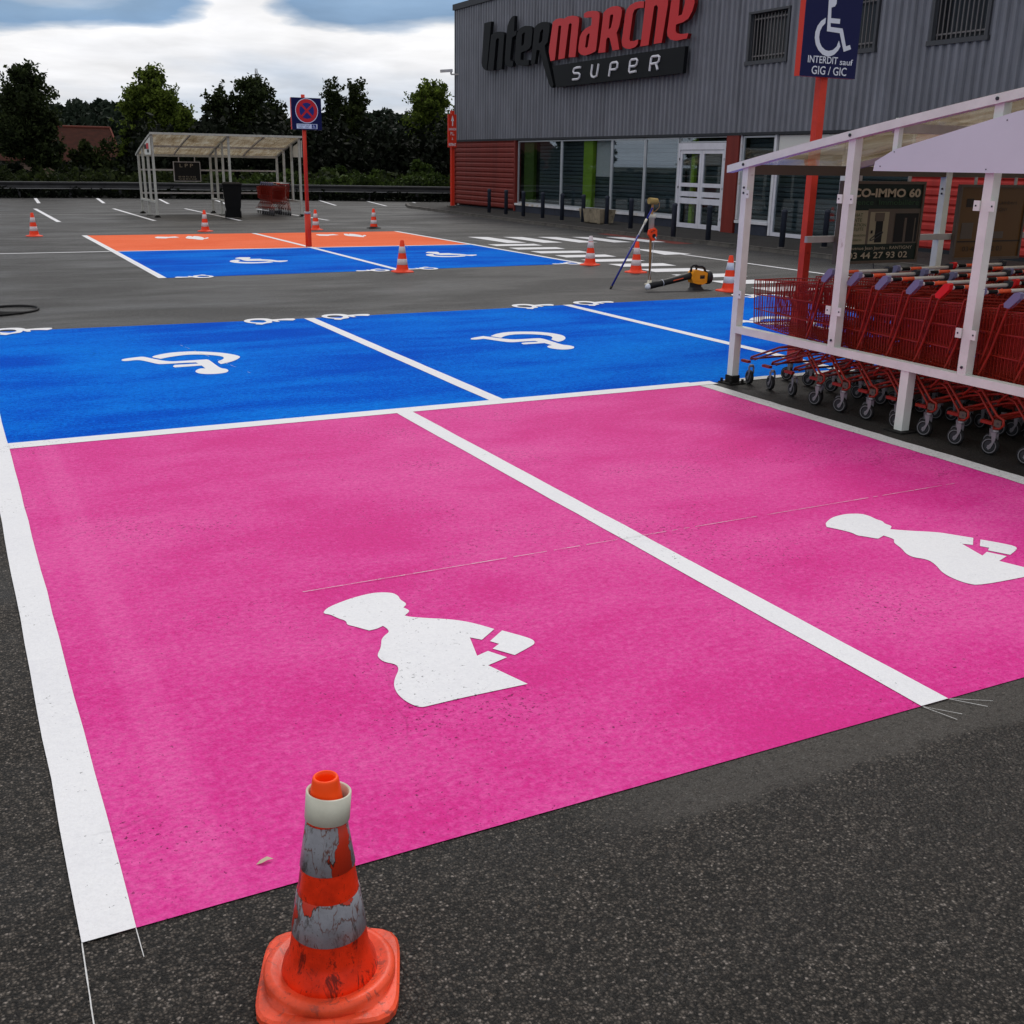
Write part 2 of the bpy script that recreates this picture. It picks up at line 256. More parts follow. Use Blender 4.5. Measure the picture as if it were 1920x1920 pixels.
def polycarb():
    m=bpy.data.materials.new('polycarbonate'); m.use_nodes=True; t=m.node_tree; t.nodes.clear(); o=t.nodes.new('ShaderNodeOutputMaterial'); MAT['polycarbonate']=m
    g=t.nodes.new('ShaderNodeNewGeometry'); n=noise(t,g.outputs['Position'],2.2,6,.62,.6); n2_=noise(t,g.outputs['Position'],11,5,.65)
    mpz=t.nodes.new('ShaderNodeMapping'); mpz.inputs['Scale'].default_value=(6,.5,1); t.links.new(g.outputs['Position'],mpz.inputs[0]); n3=noise(t,mpz.outputs[0],2.0,5,.6,.4)
    c=ramp(t,mth(t,'ADD',mth(t,'MULTIPLY',n.outputs[0],.55),mth(t,'MULTIPLY',n3.outputs[0],.45)),[(.34,(.18,.12,.06)),(.48,(.36,.28,.18)),(.60,(.52,.46,.35)),(.75,(.68,.64,.55))])
    c=mix(t,ramp(t,n2_.outputs[0],[(.62,0.0),(.74,.7)]),c,(.08,.05,.03))
    tl=t.nodes.new('ShaderNodeBsdfTranslucent'); t.links.new(c,tl.inputs[0]); df=t.nodes.new('ShaderNodeBsdfDiffuse'); t.links.new(c,df.inputs[0])
    m1=t.nodes.new('ShaderNodeMixShader'); m1.inputs[0].default_value=.9; t.links.new(df.outputs[0],m1.inputs[1]); t.links.new(tl.outputs[0],m1.inputs[2])
    tr=t.nodes.new('ShaderNodeBsdfTransparent'); tr.inputs[0].default_value=(.75,.66,.52,1); m2=t.nodes.new('ShaderNodeMixShader'); m2.inputs[0].default_value=.42
    t.links.new(m1.outputs[0],m2.inputs[1]); t.links.new(tr.outputs[0],m2.inputs[2])
    gl=t.nodes.new('ShaderNodeBsdfGlossy'); gl.inputs['Roughness'].default_value=.12; lw=t.nodes.new('ShaderNodeLayerWeight'); lw.inputs[0].default_value=.5; m3=t.nodes.new('ShaderNodeMixShader')
    t.links.new(mth(t,'ADD',mth(t,'MULTIPLY',mth(t,'POWER',lw.outputs['Facing'],5.0),.7),.04),m3.inputs[0]); t.links.new(m2.outputs[0],m3.inputs[1]); t.links.new(gl.outputs[0],m3.inputs[2]); t.links.new(m3.outputs[0],o.inputs[0])
polycarb()
# ---------------------------------------------------------------- mesh helpers
class MB:
    def __init__(s): s.v=[]; s.f=[]; s.mi=[]; s.mats=[]; s.cur=0; s.sm=[]; s.smooth=False
    def m(s,name):
        if name not in s.mats: s.mats.append(name)
        s.cur=s.mats.index(name); return s
    def add(s,vs,fs,smooth=None):
        o=len(s.v); s.v+= [tuple(p) for p in vs]
        for f in fs: s.f.append(tuple(i+o for i in f)); s.mi.append(s.cur); s.sm.append(s.smooth if smooth is None else smooth)
        return s
    def box(s,a,b):
        (x0,y0,z0),(x1,y1,z1)=a,b
        return s.add([(x0,y0,z0),(x1,y0,z0),(x1,y1,z0),(x0,y1,z0),(x0,y0,z1),(x1,y0,z1),(x1,y1,z1),(x0,y1,z1)],[(0,3,2,1),(4,5,6,7),(0,1,5,4),(1,2,6,5),(2,3,7,6),(3,0,4,7)])
    def bar(s,p,q,wd,hd=None,up=(0,0,1)):
        """rectangular bar from p to q, wd across, hd along up"""
        hd=hd or wd; p=Vector(p); q=Vector(q); d=(q-p).normalized(); u=Vector(up)
        if abs(d.dot(u))>.98: u=Vector((0,1,0))
        a=d.cross(u).normalized()*wd/2; c=a.cross(d).normalized()*hd/2
        vs=[p-a-c,p+a-c,p+a+c,p-a+c,q-a-c,q+a-c,q+a+c,q-a+c]
        return s.add(vs,[(0,1,2,3),(4,7,6,5),(0,4,5,1),(1,5,6,2),(2,6,7,3),(3,7,4,0)])
    def tube(s,pts,r,n=8,cap=True,smooth=True):
        pts=[Vector(p) for p in pts]; rings=[]; o=len(s.v); k=len(pts)
        rs=r if isinstance(r,(list,tuple)) else [r]*k
        prev=None
        for i,p in enumerate(pts):
            d=(pts[min(i+1,k-1)]-pts[max(i-1,0)]).normalized()
            if prev is None:
                a=d.orthogonal().normalized()
            else:
                a=(prev-d*prev.dot(d)).normalized()
            prev=a; b=d.cross(a)
            for j in range(n):
                t=2*PI*j/n; s.v.append(tuple(p+(a*math.cos(t)+b*math.sin(t))*rs[i]))
        for i in range(k-1):
            for j in range(n):
                s.f.append((o+i*n+j,o+i*n+(j+1)%n,o+(i+1)*n+(j+1)%n,o+(i+1)*n+j)); s.mi.append(s.cur); s.sm.append(smooth and n>5)
        if cap:
            s.f.append(tuple(o+j for j in range(n-1,-1,-1))); s.mi.append(s.cur); s.sm.append(False)
            s.f.append(tuple(o+(k-1)*n+j for j in range(n))); s.mi.append(s.cur); s.sm.append(False)
        return s
    def lathe(s,prof,n=32,c=(0,0,0),mats=None,smooth=True):
        o=len(s.v)
        for (r,z) in prof:
            for j in range(n):
                t=2*PI*j/n; s.v.append((c[0]+r*math.cos(t),c[1]+r*math.sin(t),c[2]+z))
        for i in range(len(prof)-1):
            for j in range(n):
                s.f.append((o+i*n+j,o+i*n+(j+1)%n,o+(i+1)*n+(j+1)%n,o+(i+1)*n+j)); s.mi.append(s.cur); s.sm.append(smooth)
        return s
    def poly(s,loops,f3,thick=None):
        """planar polygon with holes; f3(u,v)->3d point; thick=(vector) extrudes"""
        loops=[[Vector((x,y,0)) for x,y in lp] for lp in loops]; tris=tessellate_polygon(loops); flat=[p for lp in loops for p in lp]
        o=len(s.v); top=[Vector(f3(p.x,p.y)) for p in flat]; s.v+=[tuple(p) for p in top]
        s.f+=[tuple(o+i for i in t) for t in tris]; s.mi+=[s.cur]*len(tris); s.sm+=[False]*len(tris)
        if thick is not None:
            th=Vector(thick); o2=len(s.v); s.v+=[tuple(p+th) for p in top]
            s.f+=[tuple(o2+i for i in reversed(t)) for t in tris]; s.mi+=[s.cur]*len(tris); s.sm+=[False]*len(tris)
            k=0
            for lp in loops:
                for i in range(len(lp)):
                    a=k+i; b=k+(i+1)%len(lp); s.f.append((o+a,o+b,o2+b,o2+a)); s.mi.append(getattr(s,'side',s.cur)); s.sm.append(False)
                k+=len(lp)
        return s
    def mesh(s,name):
        me=bpy.data.meshes.new(name); me.from_pydata(s.v,[],s.f)
        for mname in s.mats: me.materials.append(MAT[mname])
        me.polygons.foreach_set('material_index',s.mi); me.polygons.foreach_set('use_smooth',s.sm); me.update(); return me
    def build(s,name,parent=None,loc=None):
        o=bpy.data.objects.new(name,s.mesh(name)); col.objects.link(o)
        if parent is not None: o.parent=parent
        if loc: o.location=loc
        return o
def mb(mat): return MB().m(mat)
def tag(o,label=None,cat=None,group=None,kind=None):
    if label: o['label']=label
    if cat: o['category']=cat
    if group: o['group']=group
    if kind: o['kind']=kind
    return o
def thing(name,label,cat,loc=(0,0,0),rz=0,group=None):
    o=bpy.data.objects.new(name,None); col.objects.link(o); o.location=loc; o.rotation_euler=(0,0,rz); o.empty_display_size=.1
    return tag(o,label,cat,group)
def struct(b,name,label=None): return tag(b.build(name),label,None,None,'structure')
def kids(o): return [c for c in bpy.data.objects if c.parent==o]
def dup(root,loc,rz=None,label=None,scale=None):
    tree={}
    for c in bpy.data.objects:
        if c.parent: tree.setdefault(c.parent.name,[]).append(c)
    def rec(o,par):
        n=o.copy(); col.objects.link(n)
        if par is not None: n.parent=par
        for ch in tree.get(o.name,[]): rec(ch,n)
        return n
    r=rec(root,None); r.location=loc
    if rz is not None: r.rotation_euler=(0,0,rz)
    if label: r['label']=label
    if scale: r.scale=(scale,)*3
    return r
def text(name,s,width,height,mat,M,parent=None,extrude=.001,bold=0.0,align=None):
    """letters as a mesh, fitted to width x height, origin at lower left, placed by matrix M"""
    cu=bpy.data.curves.new(name,'FONT'); cu.body=s; cu.size=1; cu.extrude=0; cu.offset=bold; cu.resolution_u=3
    tmp=bpy.data.objects.new(name,cu); me=tmp.to_mesh().copy(); tmp.to_mesh_clear(); bpy.data.objects.remove(tmp); bpy.data.curves.remove(cu)
    n=len(me.vertices); a=np.empty(n*3); me.vertices.foreach_get('co',a); a=a.reshape(-1,3); mn=a.min(0); mx=a.max(0)
    a[:,0]=(a[:,0]-mn[0])/(mx[0]-mn[0])*width; a[:,1]=(a[:,1]-mn[1])/(mx[1]-mn[1])*height; a[:,2]=0
    a4=np.c_[a,np.ones(n)]@np.array(M).T; me.vertices.foreach_set('co',a4[:,:3].ravel()); me.materials.clear(); me.materials.append(MAT[mat]); me.update(); me.name=name
    o=bpy.data.objects.new(name,me); col.objects.link(o)
    if parent is not None: o.parent=parent
    return o
def FX(x,y,z): # letters readable from -Y side, running +X
    return Matrix.Translation((x,y,z))@Matrix.Rotation(PI/2,4,'X')
GZ=lambda z:(lambda x,y:(x,y,z))
PREG1=[[(1.147,3.826),(1.182,3.868),(1.272,3.909),(1.317,3.922),(1.36,3.931),(1.407,3.934),(1.467,3.906),(1.478,3.86),(1.469,3.822),(1.479,3.767),(1.451,3.739),(1.463,3.704),(1.452,3.684),(1.426,3.662),(1.438,3.643),(1.494,3.602),(1.566,3.559),(1.622,3.507),(1.659,3.451),(1.688,3.397),(1.603,3.329),(1.571,3.367),(1.528,3.212),(1.581,3.232),(1.62,3.155),(1.53,3.125),(1.59,2.938),(1.48,2.94),(1.333,2.942),(1.228,2.938),(1.195,2.938),(1.177,2.969),(1.166,3.005),(1.161,3.059),(1.171,3.119),(1.194,3.169),(1.228,3.22),(1.238,3.25),(1.236,3.275),(1.207,3.306),(1.201,3.345),(1.206,3.373),(1.237,3.421),(1.255,3.463),(1.266,3.49),(1.289,3.519),(1.316,3.54),(1.32,3.572),(1.314,3.604),(1.285,3.588),(1.252,3.585),(1.235,3.611),(1.211,3.65),(1.193,3.672),(1.203,3.709),(1.183,3.742),(1.167,3.793),(1.15,3.807)],[(1.709,3.373),(1.763,3.284),(1.777,3.247),(1.77,3.222),(1.752,3.205),(1.654,3.16),(1.605,3.242),(1.645,3.27),(1.625,3.305)]]
PREG2=[[(3.771,3.862),(3.86,3.915),(3.944,3.93),(3.995,3.924),(4.048,3.9),(4.06,3.85),(4.049,3.799),(4.058,3.76),(4.036,3.729),(4.042,3.69),(4.031,3.675),(3.997,3.651),(4.063,3.595),(4.18,3.519),(4.216,3.464),(4.271,3.383),(4.185,3.311),(4.149,3.345),(4.103,3.186),(4.165,3.214),(4.201,3.133),(4.115,3.103),(4.181,2.91),(3.782,2.923),(3.746,2.969),(3.741,3.047),(3.76,3.116),(3.8,3.178),(3.823,3.233),(3.82,3.268),(3.788,3.305),(3.795,3.356),(3.833,3.418),(3.857,3.487),(3.874,3.507),(3.902,3.531),(3.893,3.592),(3.834,3.568),(3.817,3.589),(3.797,3.622),(3.775,3.646),(3.783,3.693),(3.751,3.772),(3.729,3.808),(3.747,3.833)],[(4.284,3.352),(4.327,3.283),(4.356,3.221),(4.345,3.193),(4.313,3.172),(4.232,3.139),(4.187,3.226),(4.222,3.249),(4.202,3.285)]]
WC1=[[(1.525,10.005),(1.58,10.077),(1.713,10.168),(1.879,10.176),(1.996,10.12),(2.143,9.998),(2.218,9.862),(2.247,9.764),(2.242,9.696),(2.181,9.581),(2.098,9.479),(2.005,9.416),(2.0,9.55),(2.078,9.645),(2.104,9.727),(2.102,9.799),(2.056,9.878),(1.963,9.963),(1.845,10.005),(1.735,9.968),(1.656,9.929),(1.58,9.867),(1.531,9.956)],[(1.255,9.929),(1.281,9.987),(1.431,10.042),(1.464,10.029),(1.51,9.918),(1.615,9.704),(1.727,9.695),(1.863,9.695),(1.942,9.691),(1.957,9.657),(1.957,9.426),(1.96,9.219),(1.999,9.174),(1.998,9.084),(1.96,9.005),(1.885,8.976),(1.794,8.993),(1.739,9.055),(1.729,9.14),(1.761,9.229),(1.805,9.274),(1.84,9.26),(1.84,9.408),(1.741,9.405),(1.615,9.401),(1.606,9.46),(1.637,9.52),(1.833,9.511),(1.825,9.576),(1.707,9.592),(1.533,9.597),(1.504,9.63),(1.446,9.785),(1.404,9.87),(1.364,9.886),(1.291,9.861),(1.259,9.883)]]
WC2=[[(4.883,9.997),(5.015,10.131),(5.185,10.2),(5.355,10.163),(5.492,10.094),(5.589,9.954),(5.62,9.793),(5.575,9.653),(5.512,9.55),(5.434,9.465),(5.359,9.421),(5.359,9.584),(5.429,9.658),(5.471,9.771),(5.45,9.858),(5.372,9.951),(5.273,10.005),(5.155,10.024),(5.033,9.966),(4.935,9.859)],[(4.62,9.92),(4.663,9.964),(4.818,10.033),(4.963,9.728),(5.115,9.704),(5.268,9.71),(5.317,9.676),(5.311,9.454),(5.306,9.239),(5.348,9.199),(5.362,9.123),(5.333,9.055),(5.283,9.001),(5.205,8.978),(5.14,9.003),(5.093,9.09),(5.095,9.181),(5.151,9.252),(5.195,9.259),(5.192,9.403),(5.039,9.405),(4.96,9.407),(4.961,9.469),(5.005,9.509),(5.171,9.499),(5.17,9.558),(5.044,9.568),(4.917,9.558),(4.86,9.605),(4.748,9.871),(4.649,9.849),(4.609,9.875)]]
WCS=[[(3.713,12.011),(3.792,12.132),(3.913,12.161),(4.01,12.113),(4.04,12.011),(4.211,12.039),(4.283,12.013),(4.288,11.938),(4.229,11.863),(4.164,11.905),(4.073,11.92),(4.073,11.819),(4.038,11.82),(4.003,11.904),(3.983,11.776),(3.893,11.74),(3.836,11.664),(3.775,11.715),(3.799,11.763),(3.722,11.861)],[(3.783,12.003),(3.843,12.041),(3.917,12.026),(3.949,11.954),(3.94,11.868),(3.882,11.802),(3.811,11.846),(3.77,11.914)]]
WCF=[[(4.367,19.293),(4.455,19.468),(4.565,19.559),(4.617,19.462),(4.517,19.289),(4.51,19.132),(4.617,19.021),(4.774,18.975),(4.919,19.011),(5.008,19.089),(5.064,18.968),(5.009,18.866),(4.861,18.793),(4.62,18.764),(4.445,18.862),(4.359,19.058)],[(4.604,19.882),(4.728,20.035),(4.899,19.986),(4.884,19.844),(4.825,19.692),(4.786,19.645),(4.906,19.627),(5.001,19.616),(5.003,19.515),(5.129,19.412),(5.189,19.173),(5.367,19.162),(5.325,19.012),(5.158,18.885),(5.077,18.965),(5.032,19.178),(4.872,19.225),(4.672,19.243),(4.636,19.375),(4.647,19.701),(4.592,19.759)]]
FAM=[[(4.189,25.701),(4.301,25.866),(4.506,25.724),(4.673,25.839),(4.705,25.489),(4.595,25.42),(4.447,25.399),(4.37,25.232),(4.186,25.33)],[(4.803,25.372),(4.969,25.908),(5.041,25.833),(5.008,25.609),(5.1,25.879),(5.176,25.764),(5.206,25.374),(5.161,25.103),(5.307,25.388),(5.292,25.203),(5.204,24.964),(5.124,24.928),(5.04,24.64),(4.956,24.696),(4.907,24.924),(4.791,25.061)]]
POS={'S_ref': (4.281,11.916),'S1': (0.879,12.027),'S2': (3.381,11.85),'S4': (6.763,12.01),'S5': (7.651,12.012),'S6': (10.188,12.007),'F1l': (2.993,16.86),'F2l': (5.862,17.001),'F3l': (6.744,17.062),'F4l': (9.586,17.181),'Sl_ref': (3.712,12.006),'WCFr': (5.346,19.087),'WCF2r': (9.135,19.342),'FAMl': (4.174,25.611),'FAM2l': (7.89,25.658)}
LET={'I': [[(37.272,6.357),(36.93,6.361),(36.72,6.357),(36.76,6.217),(37.067,4.803),(37.284,4.857),(37.43,4.957),(37.482,5.075),(37.475,5.174)]],'n': [[(36.722,5.927),(36.526,5.982),(36.253,5.99),(35.982,5.971),(35.771,5.924),(35.705,5.856),(35.728,5.748),(35.871,4.771),(36.26,4.783),(36.091,5.731),(36.17,5.785),(36.267,5.777),(36.343,5.736),(36.528,4.786),(36.986,4.798)]],'t': [[(35.041,6.369),(34.95,6.364),(34.987,5.887),(34.794,5.897),(34.837,5.766),(35.055,5.723),(35.127,5.698),(35.254,5.055),(35.196,4.996),(35.009,4.968),(35.033,4.813),(35.264,4.796),(35.491,4.85),(35.616,4.945),(35.649,5.05),(35.525,5.887),(35.475,6.1),(35.35,6.242),(35.187,6.342)]],'e': [[(34.679,5.905),(34.43,5.966),(34.183,5.989),(33.902,5.956),(33.726,5.888),(33.67,5.801),(33.737,5.373),(33.837,5.29),(34.045,5.23),(34.328,5.213),(34.453,5.192),(34.481,5.002),(34.426,4.967),(33.962,4.944),(33.874,4.93),(33.902,4.772),(34.346,4.777),(34.674,4.829),(34.86,4.919),(34.901,5.031),(34.8,5.763)],[(34.403,5.744),(34.281,5.794),(34.174,5.778),(34.207,5.713),(34.25,5.474),(34.301,5.417),(34.443,5.398)]],'R': [[(33.52,5.891),(33.319,5.961),(33.053,5.995),(32.787,5.974),(32.587,5.922),(32.519,5.858),(32.54,5.658),(32.639,5.375),(32.816,5.272),(32.739,5.074),(32.557,4.767),(32.175,4.081),(32.252,4.003),(32.352,4.023),(32.491,4.156),(32.886,4.715),(33.179,5.181),(33.35,5.194),(33.467,4.782),(33.745,4.8),(33.66,5.217),(33.577,5.659)],[(33.139,5.71),(33.009,5.786),(32.94,5.751),(32.992,5.462),(33.089,5.396),(33.224,5.392)]],'m': [[(32.323,5.926),(32.118,5.985),(31.866,5.994),(31.613,5.951),(31.369,5.997),(31.095,5.988),(30.822,5.944),(30.699,5.883),(30.692,5.786),(30.85,4.81),(31.264,4.825),(31.125,5.758),(31.219,5.791),(31.308,5.761),(31.512,4.82),(31.915,4.812),(31.773,5.761),(31.86,5.79),(31.947,5.77),(32.13,4.805),(32.405,4.798),(32.529,5.074),(32.497,5.276),(32.362,5.757)]],'a': [[(30.412,5.978),(30.211,6.015),(29.924,6.003),(29.668,5.968),(29.523,5.903),(29.513,5.782),(29.643,4.917),(29.697,4.88),(29.98,4.832),(30.27,4.811),(30.508,4.849),(30.663,4.937),(30.686,5.051),(30.618,5.351),(30.494,5.479),(30.294,5.557),(30.037,5.602),(29.967,5.623),(29.951,5.784),(29.968,5.833),(30.257,5.847),(30.419,5.873)],[(30.221,5.345),(30.124,5.406),(30.036,5.391),(30.058,5.304),(30.126,5.049),(30.197,5.013),(30.287,5.048)]],'R2': [[(29.301,5.893),(29.115,5.967),(28.848,6.005),(28.581,5.992),(28.392,5.937),(28.307,5.858),(28.332,5.692),(28.427,5.429),(28.547,5.283),(28.482,5.146),(28.363,4.834),(28.724,4.835),(28.915,5.182),(29.013,5.21),(29.09,5.156),(29.118,4.817),(29.523,4.826),(29.455,5.038),(29.338,5.672)],[(28.937,5.778),(28.831,5.8),(28.762,5.774),(28.78,5.671),(28.856,5.455),(28.988,5.414)]],'c': [[(27.201,5.962),(27.21,5.801),(27.522,5.821),(27.669,5.792),(27.737,5.71),(27.857,5.068),(27.814,5.013),(27.647,4.999),(27.396,5.017),(27.423,4.905),(27.53,4.836),(27.808,4.805),(28.043,4.836),(28.207,4.914),(28.257,5.036),(28.134,5.712),(28.057,5.858),(27.885,5.942),(27.637,5.985),(27.388,5.983)]],'h': [[(27.124,6.171),(26.799,6.164),(26.806,5.999),(26.522,6.005),(26.19,5.943),(26.056,5.868),(26.055,5.748),(26.251,4.843),(26.631,4.842),(26.507,5.734),(26.597,5.811),(26.701,5.779),(26.884,4.83),(27.291,4.83),(27.249,5.043),(27.156,5.74)]],'e2': [[(25.868,5.919),(25.695,5.983),(25.385,5.995),(25.03,5.931),(24.891,5.834),(24.861,5.668),(24.938,5.489),(25.093,5.327),(25.305,5.265),(25.57,5.242),(25.635,5.224),(25.631,5.078),(25.568,5.019),(25.385,4.985),(25.053,4.974),(25.106,4.853),(25.594,4.839),(25.85,4.89),(25.998,4.988),(26.023,5.113),(25.973,5.4),(25.921,5.781)],[(25.522,5.834),(25.416,5.869),(25.302,5.833),(25.289,5.714),(25.392,5.452),(25.546,5.431)]],'acc': [[(25.439,6.084),(25.054,6.143),(24.961,6.074),(25.345,6.026)]]}
PANEL=[(32.282,4.649),(25.152,4.678),(25.204,4.027),(32.003,4.006)]
SUPER=[[(30.48,4.496),(30.75,4.499),(30.869,4.478),(30.91,4.402),(30.861,4.35),(30.588,4.334),(30.51,4.294),(30.534,4.211),(30.607,4.172),(30.941,4.173)],[(29.795,4.529),(29.848,4.284),(29.799,4.198),(29.667,4.17),(29.527,4.203),(29.492,4.304),(29.439,4.527)],[(28.839,4.151),(28.758,4.489),(28.691,4.505),(28.449,4.509),(28.392,4.465),(28.41,4.36),(28.487,4.318),(28.771,4.322)],[(27.416,4.201),(27.721,4.186),(27.776,4.229),(27.735,4.487),(27.674,4.516),(27.42,4.518),(27.371,4.476),(27.407,4.375),(27.479,4.341),(27.748,4.345)],[(26.741,4.167),(26.688,4.493),(26.631,4.527),(26.355,4.526),(26.293,4.491),(26.318,4.392),(26.397,4.348),(26.685,4.341)],[(26.443,4.332),(26.356,4.175)]]
ARROW=[(13.14,20.214),(13.175,19.768),(13.321,19.5),(13.486,18.36),(12.815,18.339)]
REDP=[(14.55,23.35),(15.556,23.797),(15.638,21.228),(14.845,21.039)]
SGN=[[(6.737,2.888),(6.736,2.845),(6.708,2.82),(6.687,2.781),(6.683,2.737),(6.696,2.697),(6.722,2.665),(6.761,2.643),(6.801,2.637),(6.849,2.648),(6.884,2.677),(6.902,2.723),(6.925,2.678),(6.903,2.644),(6.868,2.614),(6.831,2.599),(6.788,2.593),(6.737,2.606),(6.69,2.636),(6.655,2.678),(6.638,2.728),(6.638,2.772),(6.655,2.82),(6.688,2.859)],[(6.75,3.021),(6.761,2.786),(6.903,2.78),(6.966,2.639),(7.046,2.664),(7.029,2.696),(6.986,2.683),(6.93,2.817),(6.797,2.821),(6.793,2.851),(6.893,2.851),(6.893,2.888),(6.793,2.888),(6.786,2.968),(6.821,2.978),(6.837,3.001),(6.836,3.027),(6.821,3.05),(6.791,3.057),(6.758,3.048)]]
# ---------------------------------------------------------------- ground and painted bays
def quad(m,pts,z): m.add([(x,y,z) for x,y in pts],[tuple(range(len(pts)))]); return m
struct(quad(mb('asphalt'),[(-60,-30),(70,-30),(70,60),(-60,60)],0),'ground','grey asphalt of the car park')
struct(quad(mb('earth'),[(-900,60),(900,60),(900,900),(-900,900)],-.02),'terrain')
Z1,Z2,Z3=.003,.0055,.008
def sheet(name,mat,pts,z,label=None): return struct(quad(mb(mat),pts,z),name,label)
sheet('pink_bay','pink_paint',[(.15,2.24),(2.76,2.24),(2.76,7.09),(.15,7.09)],Z1,'pink painted bay on the left beside the wide white edge line')
sheet('pink_bay','pink_paint',[(2.76,2.24),(5.40,2.24),(5.40,7.09),(2.76,7.09)],Z1,'pink painted bay on the right beside the trolley shelter')
sheet('blue_bay','blue_paint',[(.15,7.09),(3.55,7.09),(3.55,11.93),(.15,12.07)],Z1,'blue painted bay at the left edge behind the pink bays')
sheet('blue_bay','blue_paint',[(3.55,7.09),(6.93,7.09),(6.93,11.99),(3.55,11.93)],Z1,'blue painted bay in the middle with a wheelchair emblem')
sheet('blue_bay','blue_paint',[(6.93,7.09),(10.25,7.09),(10.25,12.02),(6.93,11.99)],Z1,'blue painted bay running behind the trolley shelter')
sheet('blue_bay','blue_paint',[(2.82,16.82),(6.62,16.98),(6.64,21.93),(2.82,21.93)],Z1,'far blue painted bay left of the no stopping sign')
sheet('blue_bay','blue_paint',[(6.62,16.98),(10.20,17.13),(10.24,21.93),(6.64,21.93)],Z1,'far blue painted bay right of the no stopping sign')
sheet('orange_bay','orange_paint',[(2.82,21.93),(6.64,21.93),(6.64,26.60),(2.82,26.60)],Z1,'far orange painted bay left of the no stopping sign')
sheet('orange_bay','orange_paint',[(6.64,21.93),(10.24,21.93),(10.28,26.60),(6.64,26.60)],Z1,'far orange painted bay right of the no stopping sign')
lines=mb('white_paint')
random.seed(5)
def wob(m,p,q,wd,z,step=.25,amp=.0022):
    """hand-masked line: slightly uneven edges"""
    p=Vector((*p,0)); q=Vector((*q,0)); n=max(2,int((q-p).length/step)); d=(q-p).normalized(); a=Vector((-d.y,d.x,0))
    o=len(m.v)
    for i in range(n+1):
        c=p+(q-p)*i/n; h=wd/2
        l=c+a*(h+random.uniform(-amp,amp)); r=c-a*(h+random.uniform(-amp,amp)); m.v+=[(l.x,l.y,z),(r.x,r.y,z)]
    for i in range(n): m.f.append((o+2*i,o+2*i+1,o+2*i+3,o+2*i+2)); m.mi.append(m.cur); m.sm.append(False)
for p,q,wd in (((.1375,2.238),(.1375,12.08),.117),((2.7625,2.238),(2.7625,7.03),.122),((3.555,7.172),(3.555,11.93),.115),((6.93,7.152),(6.93,12.0),.115),((10.28,7.152),(10.28,12.03),.10),
    ((.197,7.10),(5.32,7.10),.143),((5.32,7.09),(5.52,7.09),.12)):
    wob(lines,p,q,wd,Z2,amp=.0022)
struct(lines,'white_line','fresh white lines round the near bays')
l2=mb('worn_white_paint'); wob(l2,(5.39,7.02),(5.37,2.238),.13,Z2,.12,.006); wob(l2,(5.66,7.10),(10.2,7.10),.10,Z2,.15,.006); struct(l2,'worn_line','older chipped white line beside the trolley shelter')
lines=mb('white_paint')
for p,q,wd in (((2.815,16.80),(2.83,21.87),.115),((2.83,21.98),(2.83,26.62),.115),((6.60,16.97),(6.65,21.87),.11),((6.65,21.98),(6.65,26.6),.11),((10.19,17.12),(10.24,21.87),.11),((10.24,21.98),(10.29,26.62),.11),((2.76,21.925),(10.31,21.925),.105),
    ((-12,21.86),(2.75,21.92),.10)): wob(lines,p,q,wd,Z2,.5,.002)
struct(lines,'white_line','white lines round the far bays')
l3=mb('white_paint')
for p,q,wd in (((3.61,50.4),(3.34,45.18),.12),((6.03,50.4),(5.62,45.1),.12),((2.85,40.5),(2.83,32.25),.12),((5.32,40.4),(5.35,32.46),.11),((8.4,49.4),(7.89,44.5),.11),((7.68,40.24),(7.69,32.2),.10),((10.71,49.8),(10.03,44.16),.11),
    ((10.09,39.7),(10.23,31.96),.11),((15.02,48.2),(13.95,42.55),.11),((16.83,46.9),(15.83,41.93),.11),((18.49,45.7),(17.53,41.06),.11),((1.2,50.6),(1.05,45.3),.12),((-1.1,50.8),(-1.2,45.5),.12),((.4,40.6),(.35,32.3),.12),((-2,40.7),(-2.1,32.3),.12)): wob(l3,p,q,wd,Z2,1,.001)
struct(l3,'bay_line','white divider lines of the ordinary parking bays')
l4=mb('worn_white_paint')
for p,q in (((-14,36.3),(2.76,36.3)),((2.92,36.3),(5.26,36.4)),((5.42,36.4),(7.6,36.45)),((7.8,36.45),(9.9,36.5))): wob(l4,p,q,.06,Z2,1,.004)
for p,q,wd in (((2.70,2.235),(2.735,2.12),.0025),((2.70,2.235),(2.78,2.14),.002),((2.825,2.235),(2.90,2.14),.0025),((2.83,2.235),(2.95,2.16),.002),((.079,2.236),(.066,1.72),.0028),((.196,2.236),(.197,2.13),.002)): wob(l4,p,q,wd,Z2,.03,.0004)
struct(l4,'chalk_line','thin worn white lines on the asphalt')
ck=mb('worn_white_paint')
def broken(m,p,q,wd,z,seg,keep):
    p=Vector((*p,0)); q=Vector((*q,0)); n=int((q-p).length/seg)
    for i in range(n):
        if random.random()<keep: a=p+(q-p)*(i/n); b=p+(q-p)*((i+.97)/n); wob(m,a[:2],b[:2],wd*random.uniform(.5,1.1),z,seg/3,.0008)
broken(ck,(1.10,4.06),(5.02,4.10),.0042,Z3,.035,.82)
broken(ck,(1.88,10.55),(2.18,8.6),.004,Z3,.06,.5)
struct(ck,'chalk_guide','broken setting-out chalk line across the pink bays')
